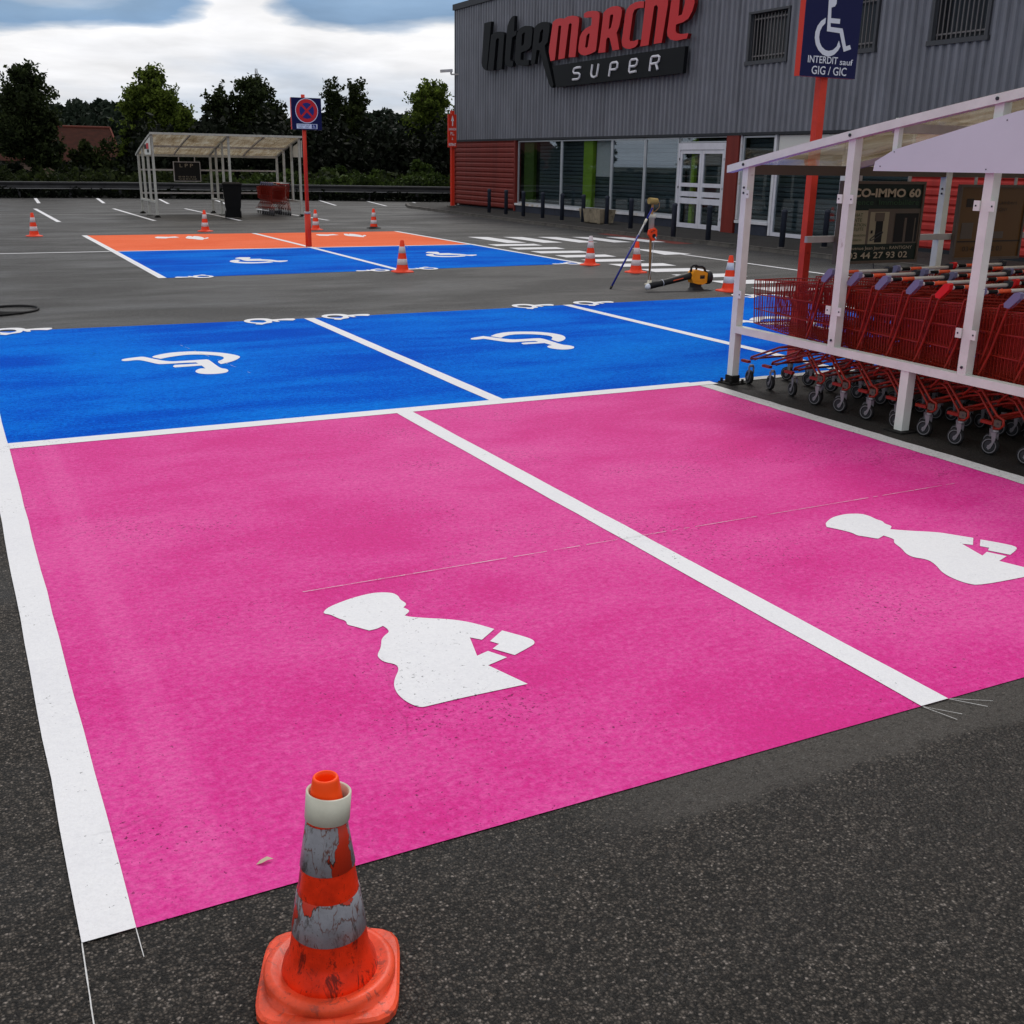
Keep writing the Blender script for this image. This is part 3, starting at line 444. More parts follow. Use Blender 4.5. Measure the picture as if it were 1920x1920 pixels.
# crossing
zb=mb('white_paint')
for k in range(10):
    y=21.86-k*1.0; x0=10.55 if k<7 else 10.52
    x1=11.67 if k<8 else 11.55
    quad(zb,[(x0+.03,y+random.uniform(-.03,.03)),(x1,y-.12),(x1-.05,y-.62),(x0,y-.53)],Z2)
for k in range(5):
    x=11.19+k*.84; quad(zb,[(x,24.2-k*.2),(x+.45,24.05-k*.2),(x+.49,22.10-k*.15),(x+.01,22.12-k*.15)],Z2)
struct(zb,'crossing_stripes','white zebra crossing stripes beside the far blue bay')
sheet('lane_arrow','white_paint',[(13.14,20.21),(13.16,19.77),(13.32,19.5),(13.49,18.36),(12.82,18.34)],Z2,'white arrow head painted on the lane')
ll=mb('white_paint'); wob(ll,(13.24,18.33),(13.17,12.5),.10,Z2,1,.001); struct(ll,'lane_line','long white line in the lane in front of the shop')
rp=mb('red_paint'); quad(rp,[(15.05,24.6),(15.36,24.6),(15.40,20.9),(14.9,20.85)],Z1); struct(rp,'red_marking','worn red paint by the kerb in front of the door')
# emblems
def soften(lp,it=2):
    for _ in range(it):
        out=[]; n=len(lp)
        for i in range(n):
            a,b,c=Vector(lp[i-1]),Vector(lp[i]),Vector(lp[(i+1)%n]); u,v=b-a,c-b
            if u.length<1e-6 or v.length<1e-6: out.append(tuple(b)); continue
            if u.angle(v)<R(62): out+=[tuple(b-u*.25),tuple(b+v*.25)]
            else: out.append(tuple(b))
        lp=out
    return lp
def emblem(name,loops,label,z=Z2,dx=0,dy=0,holes=False,mat='white_paint'):
    loops=[soften(lp) for lp in loops]; m=mb(mat); f=lambda x,y:(x+dx,y+dy,z)
    if holes: m.poly(loops,f)
    else:
        for lp in loops: m.poly([lp],f)
    for i,fc in enumerate(m.f):
        a,b,c=[Vector(m.v[k]) for k in fc[:3]]
        if (b-a).cross(c-a).z<0: m.f[i]=tuple(reversed(fc))
    return struct(m,name,label)
emblem('pregnancy_emblem',PREG1,'white pregnant woman emblem painted on the left pink bay')
emblem('pregnancy_emblem',PREG2,'white pregnant woman emblem painted on the right pink bay, cut by the picture edge')
emblem('wheelchair_emblem',WC1,'large white wheelchair emblem on the left blue bay')
emblem('wheelchair_emblem',WC2,'large white wheelchair emblem on the middle blue bay')
emblem('wheelchair_emblem',WC2,'large white wheelchair emblem on the blue bay behind the trolleys',dx=3.36,dy=.02)
emblem('wheelchair_emblem',WCF,'white wheelchair emblem on the far left blue bay')
emblem('wheelchair_emblem',WCF,'white wheelchair emblem on the far right blue bay',dx=POS['WCF2r'][0]-POS['WCFr'][0],dy=POS['WCF2r'][1]-POS['WCFr'][1])
emblem('family_emblem',FAM,'white family emblem on the left orange bay')
emblem('family_emblem',FAM,'white family emblem on the right orange bay',dx=POS['FAM2l'][0]-POS['FAMl'][0],dy=POS['FAM2l'][1]-POS['FAMl'][1])
rx,ry=POS['S_ref']
for i,(k,lab) in enumerate((('S1','at the far left corner of the left blue bay'),('S2','left of the first blue divider line'),('S_ref','right of the first blue divider line'),('S4','left of the second blue divider line'),('S5','right of the second blue divider line'),('S6','in front of the orange cone beside the shelter post'))):
    emblem('small_wheelchair_emblem',WCS,'small white wheelchair emblem '+lab,dx=POS[k][0]-rx,dy=POS[k][1]-ry,holes=True,z=Z3)
cx=sum(p[0] for p in WCS[0])/len(WCS[0]); cy=sum(p[1] for p in WCS[0])/len(WCS[0]); lx=POS['Sl_ref'][0]
for k,lab in (('F1l','at the left corner of the far blue bays'),('F2l','left of the cone at the far blue bays'),('F3l','right of the cone at the far blue bays'),('F4l','at the right corner of the far blue bays')):
    tx,ty=POS[k]; hw=rx-cx
    rot=[[(2*0-(x-cx)+tx+hw,-(y-cy)+ty) for x,y in lp] for lp in WCS]
    emblem('small_wheelchair_emblem',rot,'small white wheelchair emblem '+lab,holes=True,z=Z3)
# hairline seams in the asphalt
cr=mb('black_trim')
def crack(p,q,wd):
    p=Vector((*p,0)); q=Vector((*q,0)); n=int((q-p).length/.12); pts=[]; off=0
    for i in range(n+1):
        off+=random.uniform(-.012,.012); off*=.96; c=p+(q-p)*i/n; pts.append((c.x,c.y+off))
    for (a,b) in zip(pts,pts[1:]):
        if random.random()<.86:
            h=wd*random.uniform(.3,1)/2; cr.add([(a[0],a[1]-h,.003),(b[0],b[1]-h,.003),(b[0],b[1]+h,.003),(a[0],a[1]+h,.003)],[(0,1,2,3)])
crack((-3,13.2),(8.6,13.42),.016); crack((8.6,13.44),(12.5,13.5),.014); crack((-5,18.2),(2.8,18.25),.02); crack((-5,29.8),(12,29.7),.03)
struct(cr,'asphalt_seam','dark seams in the asphalt lanes')
cb=mb('shutter')
# ---------------------------------------------------------------- pavement
PV=[(15.6,4),(24,4),(24,43.6),(18.5,43.6),(16.9,42.6),(16.05,40.2),(15.85,36.4),(15.70,32.6),(15.5,29.2),(15.42,24.9)]
pv=mb('pavement_asphalt'); pv.poly([PV],GZ(.08)); struct(pv,'pavement','dark asphalt pavement along the shop')
kb=mb('kerb_stone')
fr=[(18.5,43.6),(16.9,42.6),(16.05,40.2),(15.85,36.4),(15.70,32.6),(15.5,29.2),(15.42,24.9),(15.6,4)]
for a,b in zip(fr,fr[1:]):
    d=Vector((b[0]-a[0],b[1]-a[1],0)); n=max(1,int(d.length/1.0)); u=d.normalized(); nr=Vector((-u.y,u.x,0))
    for i in range(n):
        p=Vector((*a,0))+d*(i/n); q=Vector((*a,0))+d*((i+1)/n)-u*.012; h=.086
        if nr.x<0: pass
        i0=nr*(.13) if nr.x>0 else -nr*.13
        kb.add([p,q,q+i0,p+i0,p+Vector((0,0,h))+i0*.08,q+Vector((0,0,h))+i0*.08,q+Vector((0,0,h))+i0,p+Vector((0,0,h))+i0],[(0,1,5,4),(1,2,6,5),(2,3,7,6),(3,0,4,7),(4,5,6,7)])
struct(kb,'kerb','concrete kerb stones along the pavement')
# ---------------------------------------------------------------- shop building
X0=18.15
shop=thing('supermarket_building','long grey ribbed metal supermarket with red slatted base and shop windows','building',(X0,30,0))
def part(m,name,parent=shop):
    o=m.build(name,parent)
    px=parent
    off=Vector((0,0,0))
    while px is not None: off+=px.location; px=px.parent
    o.location=-off
    return o
# vertical ribbed cladding with window openings
pitch=.205; ZB,ZT=2.50,7.12
UW=[(15.82,17.12),(18.72,20.02),(21.52,22.86)]; UZ=(4.16,5.22)
cl=mb('grey_cladding')
y=40.36; k=0
while y>4:
    y1=y-pitch; segs=[(ZB,ZT)]
    for (a,b) in UW:
        if y1>=a-.09 and y<=b+.09: segs=[(ZB,UZ[0]),(UZ[1],ZT)]
    for z0,z1 in segs:
        prof=[(X0,y),(X0,y-.085),(X0-.05,y-.105),(X0-.05,y-.175),(X0,y1)]
        o=len(cl.v)
        for px,py in prof: cl.v+=[(px,py,z0),(px,py,z1)]
        for i in range(4): cl.f.append((o+2*i,o+2*i+1,o+2*i+3,o+2*i+2)); cl.mi.append(0); cl.sm.append(False)
    y=y1
cl.box((X0,40.30,ZB),(X0+27,40.36,ZT))
cl.box((X0-.04,40.36,ZB),(X0+.06,40.42,ZT))
part(cl,'cladding')
b=mb('interior'); b.box((X0+.3,4,.08),(X0+.36,40.2,2.5)); b.box((X0+.02,4,2.44),(X0+.29,40.3,2.49)); b.box((X0+1.2,5,2.5),(X0+26,39.5,7.0)); part(b,'core_wall')
b=mb('black_trim'); b.box((X0-.10,4,7.10),(X0+.3,40.46,7.30)); b.box((X0+.3,4,7.14),(X0+27,40.46,7.28)); part(b,'parapet')
b=mb('black_trim'); b.box((X0-.06,4,2.455),(X0+.012,40.40,2.52)); part(b,'drip_flashing')
# end wall toward the trees
b=mb('render_wall'); b.box((X0+.1,40.2,.0),(X0+27,40.29,2.5)); part(b,'end_wall')
def slats(m,y0,y1,z0,z1,x,p=.172):
    z=z0
    while z<z1-.02:
        t=min(z+p,z1); o=len(m.v)
        for (dx,zz) in ((.0,z),(-.035,z+p*.22),(-.035,min(z+p*.72,t)),(.0,t)): m.v+=[(x+dx,y0,zz),(x+dx,y1,zz)]
        for i in range(3): m.f.append((o+2*i,o+2*i+1,o+2*i+3,o+2*i+2)); m.mi.append(m.cur); m.sm.append(False)
        z+=p
m=mb('red_cladding'); slats(m,35.32,40.36,.16,2.46,X0); m.box((X0-.06,35.22,.10),(X0+.1,35.32,2.455)); m.box((X0-.05,40.36,.1),(X0+.05,40.41,2.455)); part(m,'red_slat_wall')
m=mb('bright_red_cladding'); slats(m,4,17.2,.16,2.46,X0); part(m,'red_slat_wall')
m=mb('black_trim'); m.box((X0+.0,4,.08),(X0+.08,17.2,.16)); part(m,'plinth'); m=mb('black_trim'); m.box((X0,35.22,.08),(X0+.08,40.36,.12)); part(m,'plinth')
# shop front
for a_,b_,z_ in ((25.62,35.22,.30),(21.65,22.90,.34),(17.2,19.10,.34)):
    m=mb('dark_base'); m.box((X0-.02,a_,.08),(X0+.12,b_,z_)); part(m,'base_wall')
    m=mb('sill_white'); m.box((X0-.07,a_-.02,z_+.002),(X0+.1,b_-.01,z_+.07)); part(m,'sill')
def window(y0,y1,z0,z1,fw=.05,mat='alu',depth=.05):
    f=mb(mat); x=X0+.03
    f.box((x,y0,z0),(x+depth,y0+fw,z1)); f.box((x,y1-fw,z0),(x+depth,y1,z1)); f.box((x,y0+fw,z1-fw),(x+depth,y1-fw,z1)); f.box((x,y0+fw,z0),(x+depth,y1-fw,z0+fw))
    w_=part(f,'shop_window'); p=mb('shop_glass'); p.box((x+.02,y0+fw,z0+fw),(x+.028,y1-fw,z1-fw)); g=p.build('pane',w_); return w_
for y0,y1 in ((32.12,35.18),(29.06,32.11),(27.28,29.05),(25.63,27.27)): window(y0,y1,.372,2.45)
window(21.66,22.88,.402,2.45); window(17.3,19.1,.402,2.45)
window(23.50,25.58,2.30,2.45,.03)
for bx_ in (((X0+.0,22.895,.42),(X0+.1,22.95,2.455)),((X0-.02,21.56,.1),(X0+.1,21.625,2.455)),((X0-.02,19.12,.1),(X0+.1,19.22,2.455))): m=mb('sill_white'); m.box(*bx_); part(m,'mullion')
# white panel over the second entrance
m=mb('back_white'); m.box((X0+.02,19.3,2.0),(X0+.08,21.5,2.45)); part(m,'fascia_panel')
m=mb('red_cladding'); m.box((X0-.05,22.96,.08),(X0+.1,23.46,2.455)); part(m,'red_pillar')
# roller shutters and green columns behind the glass
sh=mb('shutter')
z=.1
while z<2.40:
    for (a,bb) in ((25.6,34.0),(23.5,25.5),(17.3,22.9)):
        o=len(sh.v)
        for (dx,zz) in ((.0,z),(-.018,z+.03),(-.018,z+.085),(.0,z+.10)): sh.v+=[(X0+.285+dx,a,zz),(X0+.285+dx,bb,zz)]
        for i in range(3): sh.f.append((o+2*i,o+2*i+1,o+2*i+3,o+2*i+2)); sh.mi.append(0); sh.sm.append(False)
    z+=.115
part(sh,'roller_shutter')
for i_,bx_ in enumerate((((X0+.12,30.3,.1),(X0+.25,30.85,2.44)),((X0+.14,34.2,.1),(X0+.25,34.9,2.44)),((X0+.13,25.0,.1),(X0+.22,25.15,2.44)))): m=mb('dark_lime' if i_==1 else 'lime'); m.box(*bx_); part(m,'green_column')
m=mb('back_white'); m.box((X0+.235,29.45,1.35),(X0+.25,30.25,2.42)); part(m,'white_poster')
# entrance doors
dm=mb('door_white'); x=X0-.01
ya,yb=23.50,25.58
dm.box((x,ya,.09),(x+.09,ya+.07,2.29)); dm.box((x,yb-.07,.09),(x+.09,yb,2.29)); dm.box((x,ya+.07,2.12),(x+.09,yb-.07,2.29))
dframe=part(dm,'door_frame')
for (a,bb) in ((ya+.07,(ya+yb)/2-.006),((ya+yb)/2+.006,yb-.07)):
    d=mb('door_white'); t=.09; x1=x+.02
    d.box((x1,a,.10),(x1+.05,a+t,2.11)); d.box((x1,bb-t,.10),(x1+.05,bb,2.11))
    for z0,z1 in ((.10,.22),(.73,.88),(.92,1.05),(1.17,1.27),(2.02,2.11)): d.box((x1,a+t,z0),(x1+.05,bb-t,z1))
    dd=part(d,'door'); g=mb('shop_glass')
    for z0,z1 in ((.22,.73),(.88,.92),(1.05,1.17),(1.27,2.02)): g.box((x1+.02,a+t,z0),(x1+.028,bb-t,z1))
    g.build('pane',dd)
    for zz in (.35,1.12,1.85): h=mb('black_trim'); h.box((x1-.02,(a-.03 if a<24 else bb),zz),(x1,(a if a<24 else bb+.03),zz+.06)); h.build('hinge',dd)
# second entrance (glass doors, white frame)
m=mb('door_white')
for yy in (19.24,20.34,21.48): m.box((X0+.0,yy,.10),(X0+.07,yy+.07,2.0))
m.box((X0+.0,19.31,.10),(X0+.07,20.34,.19)); m.box((X0+.0,20.41,.10),(X0+.07,21.48,.19)); ed=part(m,'side_entrance')
g=mb('shop_glass'); g.box((X0+.02,19.31,.19),(X0+.028,20.34,1.99)); g.box((X0+.02,20.41,.19),(X0+.028,21.48,1.99)); g.build('pane',ed)
# barred windows in the upper wall
for (a,bb) in UW:
    z0,z1=UZ; f=mb('window_frame_grey')
    f.box((X0-.075,a-.10,z0-.09),(X0+.02,bb+.10,z0)); f.box((X0-.06,a-.07,z1),(X0+.02,bb+.07,z1+.05)); f.box((X0-.05,a-.07,z0),(X0+.02,a,z1)); f.box((X0-.05,bb,z0),(X0+.02,bb+.07,z1))
    f.box((X0+.02,a,z0),(X0+.25,a+.02,z1)); f.box((X0+.02,bb-.02,z0),(X0+.25,bb,z1)); f.box((X0+.02,a,z0-.04),(X0+.25,bb,z0)); f.box((X0+.02,a,z1),(X0+.25,bb,z1+.04))
    wn=part(f,'barred_window'); g=mb('dark_glass'); g.box((X0+.2,a+.02,z0),(X0+.21,bb-.02,z1)); g.build('pane',wn)
    g=mb('bars_grey'); n=11
    for i in range(n): yy=a+.07+(bb-a-.14)*i/(n-1); g.box((X0+.03,yy-.009,z0+.02),(X0+.048,yy+.009,z1-.02))
    g.box((X0+.048,a+.02,z0+.10),(X0+.056,bb-.02,z0+.13)); g.box((X0+.048,a+.02,z1-.13),(X0+.056,bb-.02,z1-.10)); g.build('bars',wn)
# big sign
XF=17.85
sg=thing('shop_sign','large shop name sign in black and red raised letters over a black SUPER panel','sign',(17.9,32,5.5))
def spart(m,name,par=sg):
    o=m.build(name,par); off=Vector((0,0,0)); q=par
    while q is not None: off+=q.location; q=q.parent
    o.location=-off; return o
for k,loops in LET.items():
    red=k in('m','a','R2','c','h','e2','acc'); m=mb('letter_red' if red else 'letter_black')
    if red: m.mats.append('letter_side_red'); m.side=1
    m.poly(loops,lambda u,v:(XF,u,v),(.11,0,0)); o=spart(m,'letter')
    o['label']='red raised letter' if red else 'black raised letter'
m=mb('letter_black'); m.poly([PANEL],lambda u,v:(XF,u,v),(.11,0,0)); pn=spart(m,'name_panel')
for i,pl in enumerate(SUPER):
    m=mb('text_white'); pts=[(XF-.012,u,v) for u,v in pl]; m.tube(pts,.034,6,True,False)
    if i==4:
        m.tube([(XF-.012,u,v) for u,v in SUPER[5]],.034,6,True,False)
    if i==5: continue
    spart(m,'small_letter',pn)
for yy in (38.5,36,33,30,27.5):
    pass
for yy,zz in ((37.4,5.6),(35.2,5.7),(33.0,5.4),(30.8,5.5),(28.6,5.6),(27.4,4.5),(31,4.5)): m=mb('black_trim'); m.box((17.965,yy-.04,zz-.04),(X0-.005,yy+.04,zz+.04)); spart(m,'bracket')
# camera on the wall corner
cm=thing('security_camera','small white security camera sticking out at the corner of the grey wall','camera',(X0-.1,40.2,4.94))
m=mb('sill_white'); m.bar((-.55,.15,.02),(-.1,.05,.06),.12,.10); m.build('housing',cm); m=mb('grey_frame'); m.bar((-.15,.06,-.08),(.10,-.2,-.08),.06,.05); m.bar((-.15,.06,-.08),(-.15,.06,.02),.05); m.build('arm',cm)
# planter, bollards
pl=thing('planter','weathered concrete planter box standing between the bollards under the shop windows','planter',(16.95,27.75,.08))
m=mb('concrete'); m.add([(-.22,-.52,.03),(.22,-.52,.03),(.22,.52,.03),(-.22,.52,.03),(-.27,-.58,.40),(.27,-.58,.40),(.27,.58,.40),(-.27,.58,.40),(-.21,-.52,.40),(.21,-.52,.40),(.21,.52,.40),(-.21,.52,.40),(-.21,-.52,.33),(.21,-.52,.33),(.21,.52,.33),(-.21,.52,.33)],
 [(0,3,2,1),(0,1,5,4),(1,2,6,5),(2,3,7,6),(3,0,4,7),(4,5,9,8),(5,6,10,9),(6,7,11,10),(7,4,8,11),(8,9,13,12),(9,10,14,13),(10,11,15,14),(11,8,12,15)]); m.build('box',pl)
m=mb('earth'); m.box((-.205,-.515,.28),(.205,.515,.335)); m.build('soil',pl)
m=mb('concrete'); m.box((-.18,-.45,0),(.18,-.3,.03)); m.build('foot',pl); m=mb('concrete'); m.box((-.18,.3,0),(.18,.45,.03)); m.build('foot',pl)
def bollard():
    t=thing('bollard','x','bollard',(0,0,0),0,'bollards along the shop pavement')
    m=mb('bollard_paint'); m.lathe([(.0,.0),(.06,.0),(.06,.72),(.066,.73),(.066,.745),(.055,.775),(.03,.79),(0,.793)],20); m.build('post',t)
    m=mb('kerb_stone'); m.lathe([(.09,.001),(.085,.012),(.061,.014)],16); m.build('footing',t); return t
names=['by the red slats, farthest from the camera','by the red slats, second from the far end','before the corner of the shop windows','before the first shop window pane','at the first window mullion','just left of the concrete planter','just right of the concrete planter','before the third shop window pane','behind the orange reel and pole','left of the white entrance doors','before the white entrance doors','seen left of the red sign post','seen right of the red sign post']
bp=[(17.39,35.81),(17.39,34.48),(17.33,33.08),(17.44,31.94),(17.42,30.63),(17.55,29.55),(17.72,28.46),(17.13,26.24),(16.56,24.61),(16.27,22.96),(16.36,21.65),(16.65,19.33),(17.72,19.14)]
b0=bollard()
for i,((bx,by),nm) in enumerate(zip(bp,names)):
    f=1.62/1.7; lab='dark grey steel bollard '+nm; loc=(bx*f,by*f,.08)
    if i==0: b0.location=loc; b0['label']=lab; src=b0
    else: dup(src,loc,None,lab)
# ---------------------------------------------------------------- cones
def cone(label,loc,rz=0,base='cone_base_orange',body='cone_orange',band='band_white',tip=None,collar=False,old=False,tilt=None):
    t=thing('traffic_cone',label,'traffic cone',loc,rz,'traffic cones round the painted bays')
    if tilt: t.rotation_euler=(tilt[0],tilt[1],rz)
    # base plate: rounded octagon with raised ring
    b=mb(base); n=48; s=.150
    def sq(t_,rr,p=5): c,s_=math.cos(t_),math.sin(t_); k=(abs(c)**p+abs(s_)**p)**(-1/p); return (rr*c*k,rr*s_*k)
    rings=[(s,0,1),(s,.016,1),(s-.006,.021,1),(s-.018,.022,.6),(.141,.024,0),(.141,.040,0),(.135,.048,0),(.122,.049,0),(.108,.040,0),(.100,.040,0)]
    o=len(b.v)
    for rr,z,q in rings:
        for j in range(n):
            a=2*PI*j/n; x1,y1=sq(a,rr); x0,y0=rr*math.cos(a),rr*math.sin(a); b.v.append((x0*(1-q)+x1*q,y0*(1-q)+y1*q,z))
    for i in range(len(rings)-1):
        for j in range(n): b.f.append((o+i*n+j,o+i*n+(j+1)%n,o+(i+1)*n+(j+1)%n,o+(i+1)*n+j)); b.mi.append(0); b.sm.append(i>2)
    if not collar: # plainer, flatter foot
        b=mb(base); rings=[(.16,0,.8),(.16,.012,.8),(.15,.020,.8),(.118,.026,.2),(.103,.040,0),(.098,.05,0)]
        for rr,z,q in rings:
            for j in range(n):
                a=2*PI*j/n; x1,y1=sq(a,rr); x0,y0=rr*math.cos(a),rr*math.sin(a); b.v.append((x0*(1-q)+x1*q,y0*(1-q)+y1*q,z))
        for i in range(len(rings)-1):
            for j in range(n): b.f.append((i*n+j,i*n+(j+1)%n,(i+1)*n+(j+1)%n,(i+1)*n+j)); b.mi.append(0); b.sm.append(i>1)
    b.build('base',t)
    H=.50; r0,r1=(.092 if old else .098),(.027 if old else .029)
    R_=lambda z:r0+(r1-r0)*(z-.04)/(H-.04)
    m=mb(body)
    if old: # fluted foot of an old cone
        prof=[(.104,.036),(.099,.06),(R_(.08)+.002,.08)]
        m.lathe(prof+[(R_(z),z) for z in (.1,.15,.2,.25,.3,.35,.4,.438)],40)
        m.m('cone_tip'); m.lathe([(R_(.438),.438),(R_(.47),.47),(r1,H-.004),(r1-.002,H),(r1-.006,H),(r1-.007,H-.01),(.020,.42),(.0,.42)],40)
    else: m.lathe([(.100,.045),(R_(.07),.07),(R_(.3),.3),(r1,H-.004),(r1-.003,H),(r1-.007,H),(r1-.008,H-.02),(0,H-.06)],32)
    m.build('body',t)
    for z0,z1 in ((.297,.402),(.142,.236)) if old else ((.300,.402),(.118,.210)):
        m=mb(band); m.lathe([(R_(z0)+.0005,z0),(R_(z0)+.0022,z0+.001),(R_(z1)+.0022,z1-.001),(R_(z1)+.0005,z1)],40); m.build('band',t)
    if tip: m=mb(tip); m.lathe([(R_(.41)+.002,.41),(r1+.002,H+.002),(0,H+.002)],32); m.build('taped_tip',t)
    if collar:
        m=mb('collar_plastic'); m.lathe([(.0435,-.030),(.0465,-.029),(.0465,.030),(.0430,.031),(.0405,.028),(.0405,-.028),(.0435,-.030)],40)
        o=m.build('collar',t); o.location=(.004,-.003,.438); o.rotation_euler=(R(-3),R(4),0)
    return t
cone('battered orange cone with scuffed grey bands and a cream plastic ring near its tip',(.548,1.885,0),R(-22),'old_cone_base','old_cone_orange','old_band',None,True,True,(R(-1.2),R(.8)))
cone('orange cone standing alone at the far left of the car park',(1.80,26.62,0),.3)
cone('orange cone at the far edge of the left orange bay',(5.71,27.55,0),.8)
cone('orange cone right behind the red post of the no stopping sign',(8.51,27.64,0),.2)
cone('orange cone with a black rubber foot at the far edge of the right orange bay',(10.21,28.01,0),.5,'rubber')
c5=cone('orange cone with a string at its tip before the far blue bays',(6.54,16.65,0),.1)
m=mb('grip_white'); m.tube([(.03,0,.44),(.06,.01,.43),(.085,.0,.40),(.095,.0,.385)],.0035,5); m.build('string',c5)
cone('orange cone with a whitish taped tip at the right corner of the far blue bay',(10.18,16.84,0),.6,tip='band_white')
c7=cone('orange cone on the zebra crossing between the blue pole and the brown stick',(10.21,15.41,0),.15)
cone('orange cone with very bright bands next to the shelter post, right of the leaf blower',(9.96,12.61,0),.1,band='sign_white')
# ---------------------------------------------------------------- signs
def wheel_icon(m,f):
    for lp in SGN: m.poly([lp],f)
sx_,sy_=6.82,7.60
s1=thing('disabled_parking_sign','tall dark blue wheelchair sign on an orange post behind the near trolley shelter','sign',(sx_,sy_,0))
def local(m,name,par,off): o=m.build(name,par); o.location=(-off[0],-off[1],-off[2]); return o
O1=(sx_,sy_,0)
m=mb('post_red_worn'); m.box((sx_-.035,sy_-.035,0),(sx_+.035,sy_+.035,3.2)); m.box((sx_-.052,sy_-.052,0),(sx_+.052,sy_+.052,.62)); local(m,'post',s1,O1)
m=mb('navy'); m.mats.append('post_red')
x0,x1,y0,y1,z0,z1=6.515,7.125,7.53,7.565,2.432,3.24
m.box((x0,y0,z0),(x1,y0+.004,z1)); m.m('post_red'); m.box((x0,y0+.004,z0),(x1,y1+.035,z1)); bd=local(m,'sign_box',s1,O1)
m=mb('sign_white'); wheel_icon(m,lambda u,v:(u,y0-.002,v)); o=m.build('wheelchair_emblem',bd)
text('lettering','INTERDIT',.325,.055,'sign_white',FX(6.585,y0-.003,2.538),bd,bold=.012)
text('lettering','sauf',.145,.048,'sign_white',FX(6.935,y0-.003,2.535),bd,bold=.010)
text('lettering','GIG / GIC',.385,.066,'sign_white',FX(6.635,y0-.003,2.450),bd,bold=.010)
s2=thing('no_stopping_sign','round no stopping sign on a red post where the orange and blue bays meet','sign',(6.66,22.16,0))
m=mb('post_red'); m.tube([(0,0,0),(0,0,.66)],.062,16,True); m.tube([(0,0,.66),(0,0,2.92)],.038,12,True); m.build('post',s2)
m=mb('grey_frame'); m.tube([(0,0,.655),(0,0,.70)],.066,16,True); m.build('collar',s2)
m=mb('navy'); m.box((-.255,-.075,2.265),(.345,-.045,2.86)); m.m('sign_red'); m.box((-.257,-.045,2.267),(.343,.02,2.858)); bx=m.build('sign_box',s2)
def disc(m,cx,cz,r,y,n=40): m.add([(cx+r*math.cos(2*PI*i/n),y,cz+r*math.sin(2*PI*i/n)) for i in range(n)],[tuple(range(n))])
m=mb('sign_white'); disc(m,.045,2.62,.232,-.078); m.m('sign_red'); disc(m,.045,2.62,.218,-.081); m.m('sign_blue'); disc(m,.045,2.62,.148,-.084)
m.m('sign_red')
for a in (PI/4,-PI/4):
    c,s_=math.cos(a),math.sin(a); h=.02; Lh=.16
    m.add([(.045+c*u-s_*v,-.087-(.001 if a>0 else 0),2.62+s_*u+c*v) for u,v in ((-Lh,-h),(Lh,-h),(Lh,h),(-Lh,h))],[(0,1,2,3)])
m.build('no_stopping_disc',bx)
m=mb('sign_white'); m.box((-.17,-.079,2.285),(.25,-.0755,2.375)); pp=m.build('lower_plate',bx)
text('lettering','INTERDIT SAUF',.25,.026,'sign_blue',FX(-.15,-.081,2.338),pp); text('lettering','GIG - GIC',.22,.030,'sign_blue',FX(-.135,-.081,2.297),pp)
m=mb('sign_blue'); m.box((.135,-.082,2.292),(.23,-.0795,2.368)); m.m('sign_white')
us=[p[0] for lp in SGN for p in lp]; vs=[p[1] for lp in SGN for p in lp]; k=.062/(max(vs)-min(vs))
for lp in SGN: m.poly([lp],lambda u,v:(.155+(u-min(us))*k,-.0835,2.299+(v-min(vs))*k))
m.build('wheelchair_emblem',pp)
s3=thing('delivery_sign','narrow red sign with a white upward arrow at the far corner of the shop','sign',(17.15,38.6,.08))
m=mb('post_red'); m.bar((.06,0,0),(.06,0,3.42),.12); m.m('kerb_stone'); m.box((-.12,-.12,0),(.25,.12,.07)); m.build('post',s3)
m=mb('post_red'); m.box((-.165,-.16,2.14),(.155,-.07,3.28)); b3=m.build('sign_box',s3)
m=mb('text_white'); ar=[(-.005,3.25),(-.065,3.05),(-.025,3.06),(-.025,2.88),(.015,2.88),(.015,3.06),(.055,3.05)]; m.poly([ar],lambda u,v:(u,-.165,v)); m.build('arrow',b3)
text('lettering','LIVRAISON',.29,.085,'text_white',FX(-.155,-.165,2.73),b3,bold=.02); text('lettering','P.L.',.15,.115,'text_white',FX(-.085,-.165,2.56),b3,bold=.02)
text('lettering','&',.06,.085,'text_white',FX(-.04,-.165,2.40),b3); text('lettering','RETRAIT',.29,.10,'text_white',FX(-.155,-.165,2.19),b3,bold=.03)
